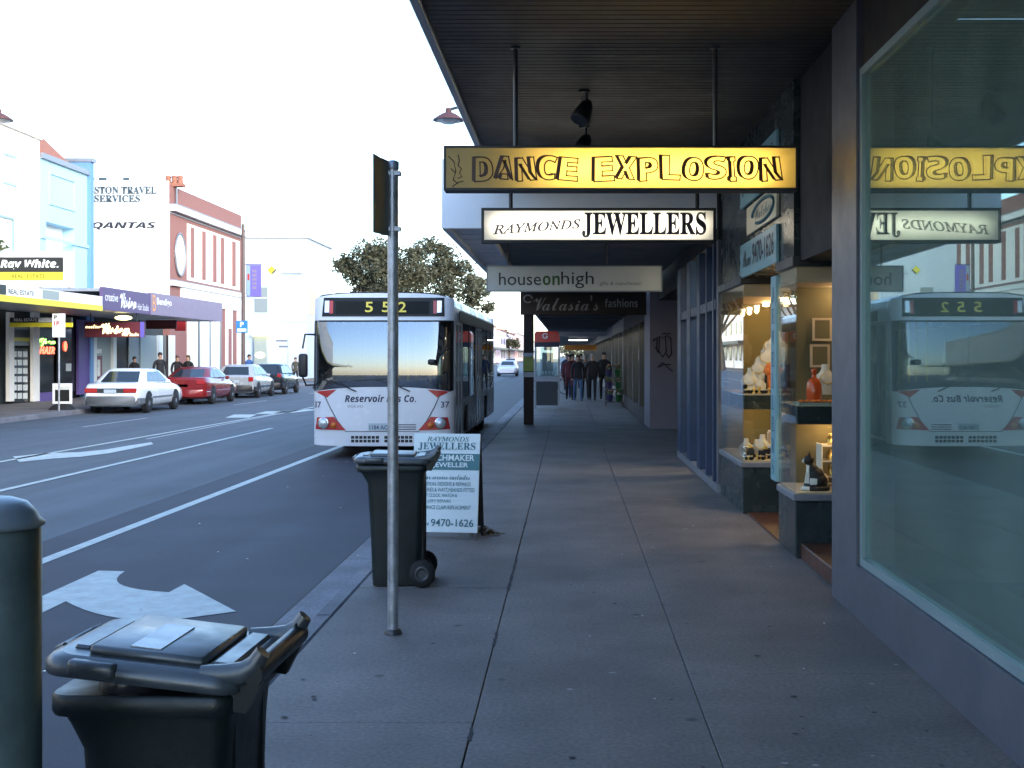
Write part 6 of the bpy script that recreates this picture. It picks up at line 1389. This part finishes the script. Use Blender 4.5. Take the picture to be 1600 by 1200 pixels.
m = M(); m.text("P", (bx(376.5), Y0 - .145, bz(511)), X_, Z_, .17, .24, 0, bold=.03); m.box(bx(372), bx(386), Y0 - .147, Y0 - .141, bz(518), bz(513.5), 0); m.build("lettering", "white_letters", ps)

kp = thing("parking_sign", "grey post with a white and red parking sign on the far kerb", "sign", (-15.6, 37.2, 0))
s_ = F / 37.2; bx = lambda px: (px - 889) / s_; bz = lambda py: 1.65 + (556 - py) / s_
m = M(); m.tube([(-15.6, 37.2, -.03), (-15.6, 37.2, 2.93)], .028, 10); m.build("shaft", "galvanised", kp)
m = M(); m.box(bx(83), bx(103), 37.14, 37.155, bz(527), bz(490), 0); pl_ = m.build("plate", "white_paint", kp)
m = M(); m.text("1P", (bx(86), 37.138, bz(509)), X_, Z_, .16, .14, 0, bold=.03); m.text("P", (bx(86), 37.138, bz(499)), X_, Z_, .09, .12, 1, bold=.03); m.build("lettering", ["bus_red", "ink_grey"], pl_)
kb = thing("sandwich_board", "white framed blackboard on a dark base beside the parking sign", "sign", (-15.9, 37.9, 0))
s_ = F / 37.9; bx = lambda px: (px - 889) / s_; bz = lambda py: 1.65 + (556 - py) / s_
m = M(); frame_x(m, bx(83), bx(113), 37.85, 37.9, .16, bz(599), .07, 0); m.build("frame", "white_paint", kb)
m = M(); m.box(bx(83) + .071, bx(113) - .071, 37.87, 37.89, .231, bz(599) - .071, 0); m.build("blackboard", "sign_black", kb)
m = M(); m.box(bx(83) + .08, bx(113) - .08, 37.855, 37.869, bz(609), bz(602), 0); m.build("header", "paper", kb)
m = M(); m.loft([rrect((bx(81) + bx(113)) / 2, 37.9, .72, .5, .1, -.029), rrect((bx(81) + bx(113)) / 2, 37.9, .6, .38, .1, .08), rrect((bx(81) + bx(113)) / 2, 37.9, .36, .2, .08, .159)], 0); m.build("base", "rubber", kb)
cs = thing("street_sign", "small post with two street name blades by the pale bank building", "sign", (-20, 86, 0))
s_ = F / 86; bx = lambda px: (px - 889) / s_; bz = lambda py: 1.65 + (556 - py) / s_
m = M(); m.tube([(bx(450), 86, -.17), (bx(450), 86, bz(528))], .04, 8); m.build("shaft", "galvanised", cs)
m = M(); m.box(bx(431), bx(449), 85.93, 85.95, bz(534), bz(531), 0); m.box(bx(436), bx(450), 85.9, 85.92, bz(543), bz(540), 0); m.each("name_blade", "sill_grey", cs)
# street lamps on arms
def lamp(loc, armto, label, rad):
    t_ = thing("street_lamp", label, "lamp", loc); x, y, z = loc; k = rad / .25
    m_ = M(); m_.lathe([(.25 * k, z), (.24 * k, z + .02 * k), (.12 * k, z + .10 * k), (.05 * k, z + .13 * k), (.05 * k, z + .19 * k), (.02 * k, z + .2 * k)], (x, y, 0), 22); m_.build("shade", "rust_red", t_)
    m_ = M(); m_.lathe([(.09 * k, z - .05 * k), (.17 * k, z - .012 * k), (.19 * k, z - .001)], (x, y, 0), 18); m_.build("bowl", "lens", t_)
    m_ = M(); m_.tube([(x, y, z + .17 * k), (x + (armto[0] - x) * .4, y, z + .26 * k), (armto[0], y, z + .2 * k)], .025, 8); m_.tube([(armto[0], y, armto[2]), (armto[0], y, z + .45 * k)], .045, 10); m_.build("bracket", "steel_dark", t_)
lamp((-1.98, 20, 5.52), (-1.1, 20, 4.06), "red-brown conical street lamp peeping past the awning edge", .26)
lamp((-15.25, 32.5, 7.95), (-16.3, 32.5, -.03), "red-brown conical street lamp cut by the left edge", .38)

# ------------------------------------------------------------------ trees, far buildings
mat("bark", (0.10, 0.08, 0.06), 0.9, var=0.3, scale=4); mat("leaf_a", (0.040, 0.043, 0.022), 0.75, var=0.3, scale=1.5); mat("leaf_b", (0.056, 0.058, 0.031), 0.75, var=0.3, scale=1.5); mat("leaf_c", (0.078, 0.078, 0.045), 0.75, var=0.3, scale=1.5)
def tree(label, base, blobs, seed, leaves=30, size=.21, trunk_r=.45):
    rr = random.Random(seed); t_ = thing("tree", label, "tree", base, "trees behind the bus"); bx_, by_, bz_ = base
    m_ = M(); fork = (bx_ + rr.uniform(-.4, .4), by_, bz_ + 4.0); m_.tube([base, (bx_ + .1, by_, bz_ + 2), fork], [trunk_r, trunk_r * .8, trunk_r * .65], 10)
    for (c, r_) in blobs:
        mid = [(fork[i] + c[i]) / 2 + rr.uniform(-.4, .4) for i in range(3)]; m_.tube([fork, mid, c], [trunk_r * .4, trunk_r * .22, trunk_r * .08], 7)
    m_.build("trunk", "bark", t_)
    m_ = M()
    for (c, r_) in blobs:
        for k in range(int(leaves * r_ ** 1.7)):      # sprays spread over each limb's end
            a = rr.uniform(0, 6.28); b_ = rr.uniform(-1, 1); rad = r_ * rr.uniform(.15, 1.08); q = math.sqrt(1 - b_ * b_)
            p = (c[0] + rad * q * math.cos(a), c[1] + rad * q * math.sin(a), c[2] + rad * b_ * .75); sr = rr.uniform(.3, .8)
            leafcloud(m_, p, (sr, sr, sr * .7), 18, size * rr.uniform(.7, 1.1), rr, 3)
    m_.build("crown", ["leaf_a", "leaf_b", "leaf_c"], t_)
def tb(px, py, Yd): s = F / Yd; return ((px - 889) / s, Yd + rnd.uniform(-2, 2), 1.65 + (556 - py) / s)
YT = 136
tree("broad dark gum tree seen above the left half of the bus roof", (-22.2, YT, -.03), [(tb(538, 412, YT), 1.3), (tb(640, 425, YT), 2.2), (tb(632, 450, YT), 2.2), (tb(548, 418, YT), 1.7), (tb(575, 400, YT), 2.3), (tb(600, 395, YT), 2.0), (tb(592, 425, YT), 2.5), (tb(560, 430, YT), 1.6), (tb(617, 420, YT), 2.0), (tb(570, 450, YT), 1.8), (tb(610, 450, YT), 2.2)], 1)
tree("spreading dark gum tree seen above the right half of the bus roof", (-14.0, YT + 4, -.03), [(tb(665, 383, YT), 1.2), (tb(690, 392, YT), 1.6), (tb(650, 400, YT), 1.7), (tb(680, 420, YT), 2.6), (tb(710, 418, YT), 2.1), (tb(735, 440, YT), 1.7), (tb(650, 440, YT), 2.4), (tb(700, 450, YT), 2.4), (tb(750, 455, YT), 1.2), (tb(760, 480, YT), .9), (tb(738, 470, YT), 1.5)], 2)
mat("wall_lilac", (0.50, 0.45, 0.58), 0.7); mat("wall_pink", (0.60, 0.42, 0.42), 0.7)
def farb(label, x0, x1, y0, y1, h, mt, roof, wins, rows=2):
    t_ = thing("far_building", label, "building", ((x0 + x1) / 2, y0, 0), None)
    m_ = M(); m_.box(x0, x1, y0, y1, -.1, h, 0); m_.box(x0 - .2, x1 + .3, y0 - .2, y1, h, h + .3, 1); m_.build("wall", mt if isinstance(mt, list) else [mt, roof], t_)
    m_ = M()
    for r_ in range(rows):
        for k in range(wins): yy = y0 + (y1 - y0) * (k + .3) / wins; m_.box(x1 + .01, x1 + .06, yy, yy + (y1 - y0) * .4 / wins, 1.0 + 3.6 * r_, 2.9 + 3.4 * r_, 0)
        for k in range(3): xx = x0 + (x1 - x0) * (k + .3) / 3; m_.box(xx, xx + (x1 - x0) * .13, y0 - .06, y0 - .01, 1.0 + 3.6 * r_, 2.9 + 3.4 * r_, 0)
    m_.each("window", "win_dark", t_)
    m_ = M(); m_.box(x1, x1 + 3.0, y0, y1, 3.1, 3.5, 0); m_.build("awning", "steel_dark", t_)
farb("pale shop building partly hidden by the gum trees", -32, -19.5, 145, 170, 7.5, "wall_white", "tile_red", 6)
farb("cream shop building past the gum trees, behind the bus", -32, -19.5, 171, 215, 8.0, "wall_cream", "tile_red", 8)
farb("white two-storey building with a red roof at the far left end of the street", -34, -18.0, 216, 300, 8.6, "wall_white", "tile_red", 10)
farb("lilac building at the far end of the street", -34, -17.0, 301, 380, 8.0, "wall_lilac", "tile_red", 10)
farb("pinkish building farthest down the street", -34, -16.0, 381, 520, 8.6, "wall_pink", "sill_grey", 12)
farb("cream building closing the far end of the street", -40, -5.0, 640, 680, 9.0, "wall_cream", "tile_red", 6)
t_ = thing("tree", "small rounded tree far down the street beyond the bus", "tree", (-16.2, 330, 0)); rr = random.Random(9)
m = M(); m.tube([(-16.2, 330, 0), (-16.2, 330, 4)], [.3, .2], 8); m.build("trunk", "bark", t_)
m = M()
for k in range(14): leafcloud(m, (-16.2 + rr.uniform(-2, 2), 330 + rr.uniform(-2, 2), 6 + rr.uniform(-2, 2)), (1.2, 1.2, 1), 40, .5, rr, 2)
m.build("crown", ["leaf_a", "leaf_b"], t_)
m = M(); rr = random.Random(12)
for k in range(90): leafcloud(m, (rr.uniform(-60, 60), 900 + rr.uniform(-20, 20), rr.uniform(2, 9)), (5, 4, 3), 30, 1.2, rr, 2)
o = m.build("distant_treeline", ["leaf_a", "leaf_b"]); o["kind"] = "stuff"; tag(o, "dark line of trees closing the view at the street's vanishing point", "trees")
# litter specks on road and channel
m = M(); rr = random.Random(21)
for k in range(26):
    x, y = rr.uniform(-4.3, -1.7), rr.uniform(5, 22); z = RZ + .012 if x < -1.95 else -.14; s = rr.uniform(.006, .018)
    m.add([(x - s, y, z), (x, y - s, z + .004), (x + s, y, z), (x, y + s * .7, z + .006)], [(0, 1, 2, 3)])
for k in range(22):
    x, y = rr.uniform(-1.4, 1.7), rr.uniform(3, 14); s = rr.uniform(.004, .010)
    m.add([(x - s, y, .006), (x, y - s, .008), (x + s, y, .006), (x, y + s * .7, .01)], [(0, 1, 2, 3)])
o = m.build("litter", "paper"); o["kind"] = "stuff"; tag(o, "tiny pale scraps scattered on the road and footpath", "litter")
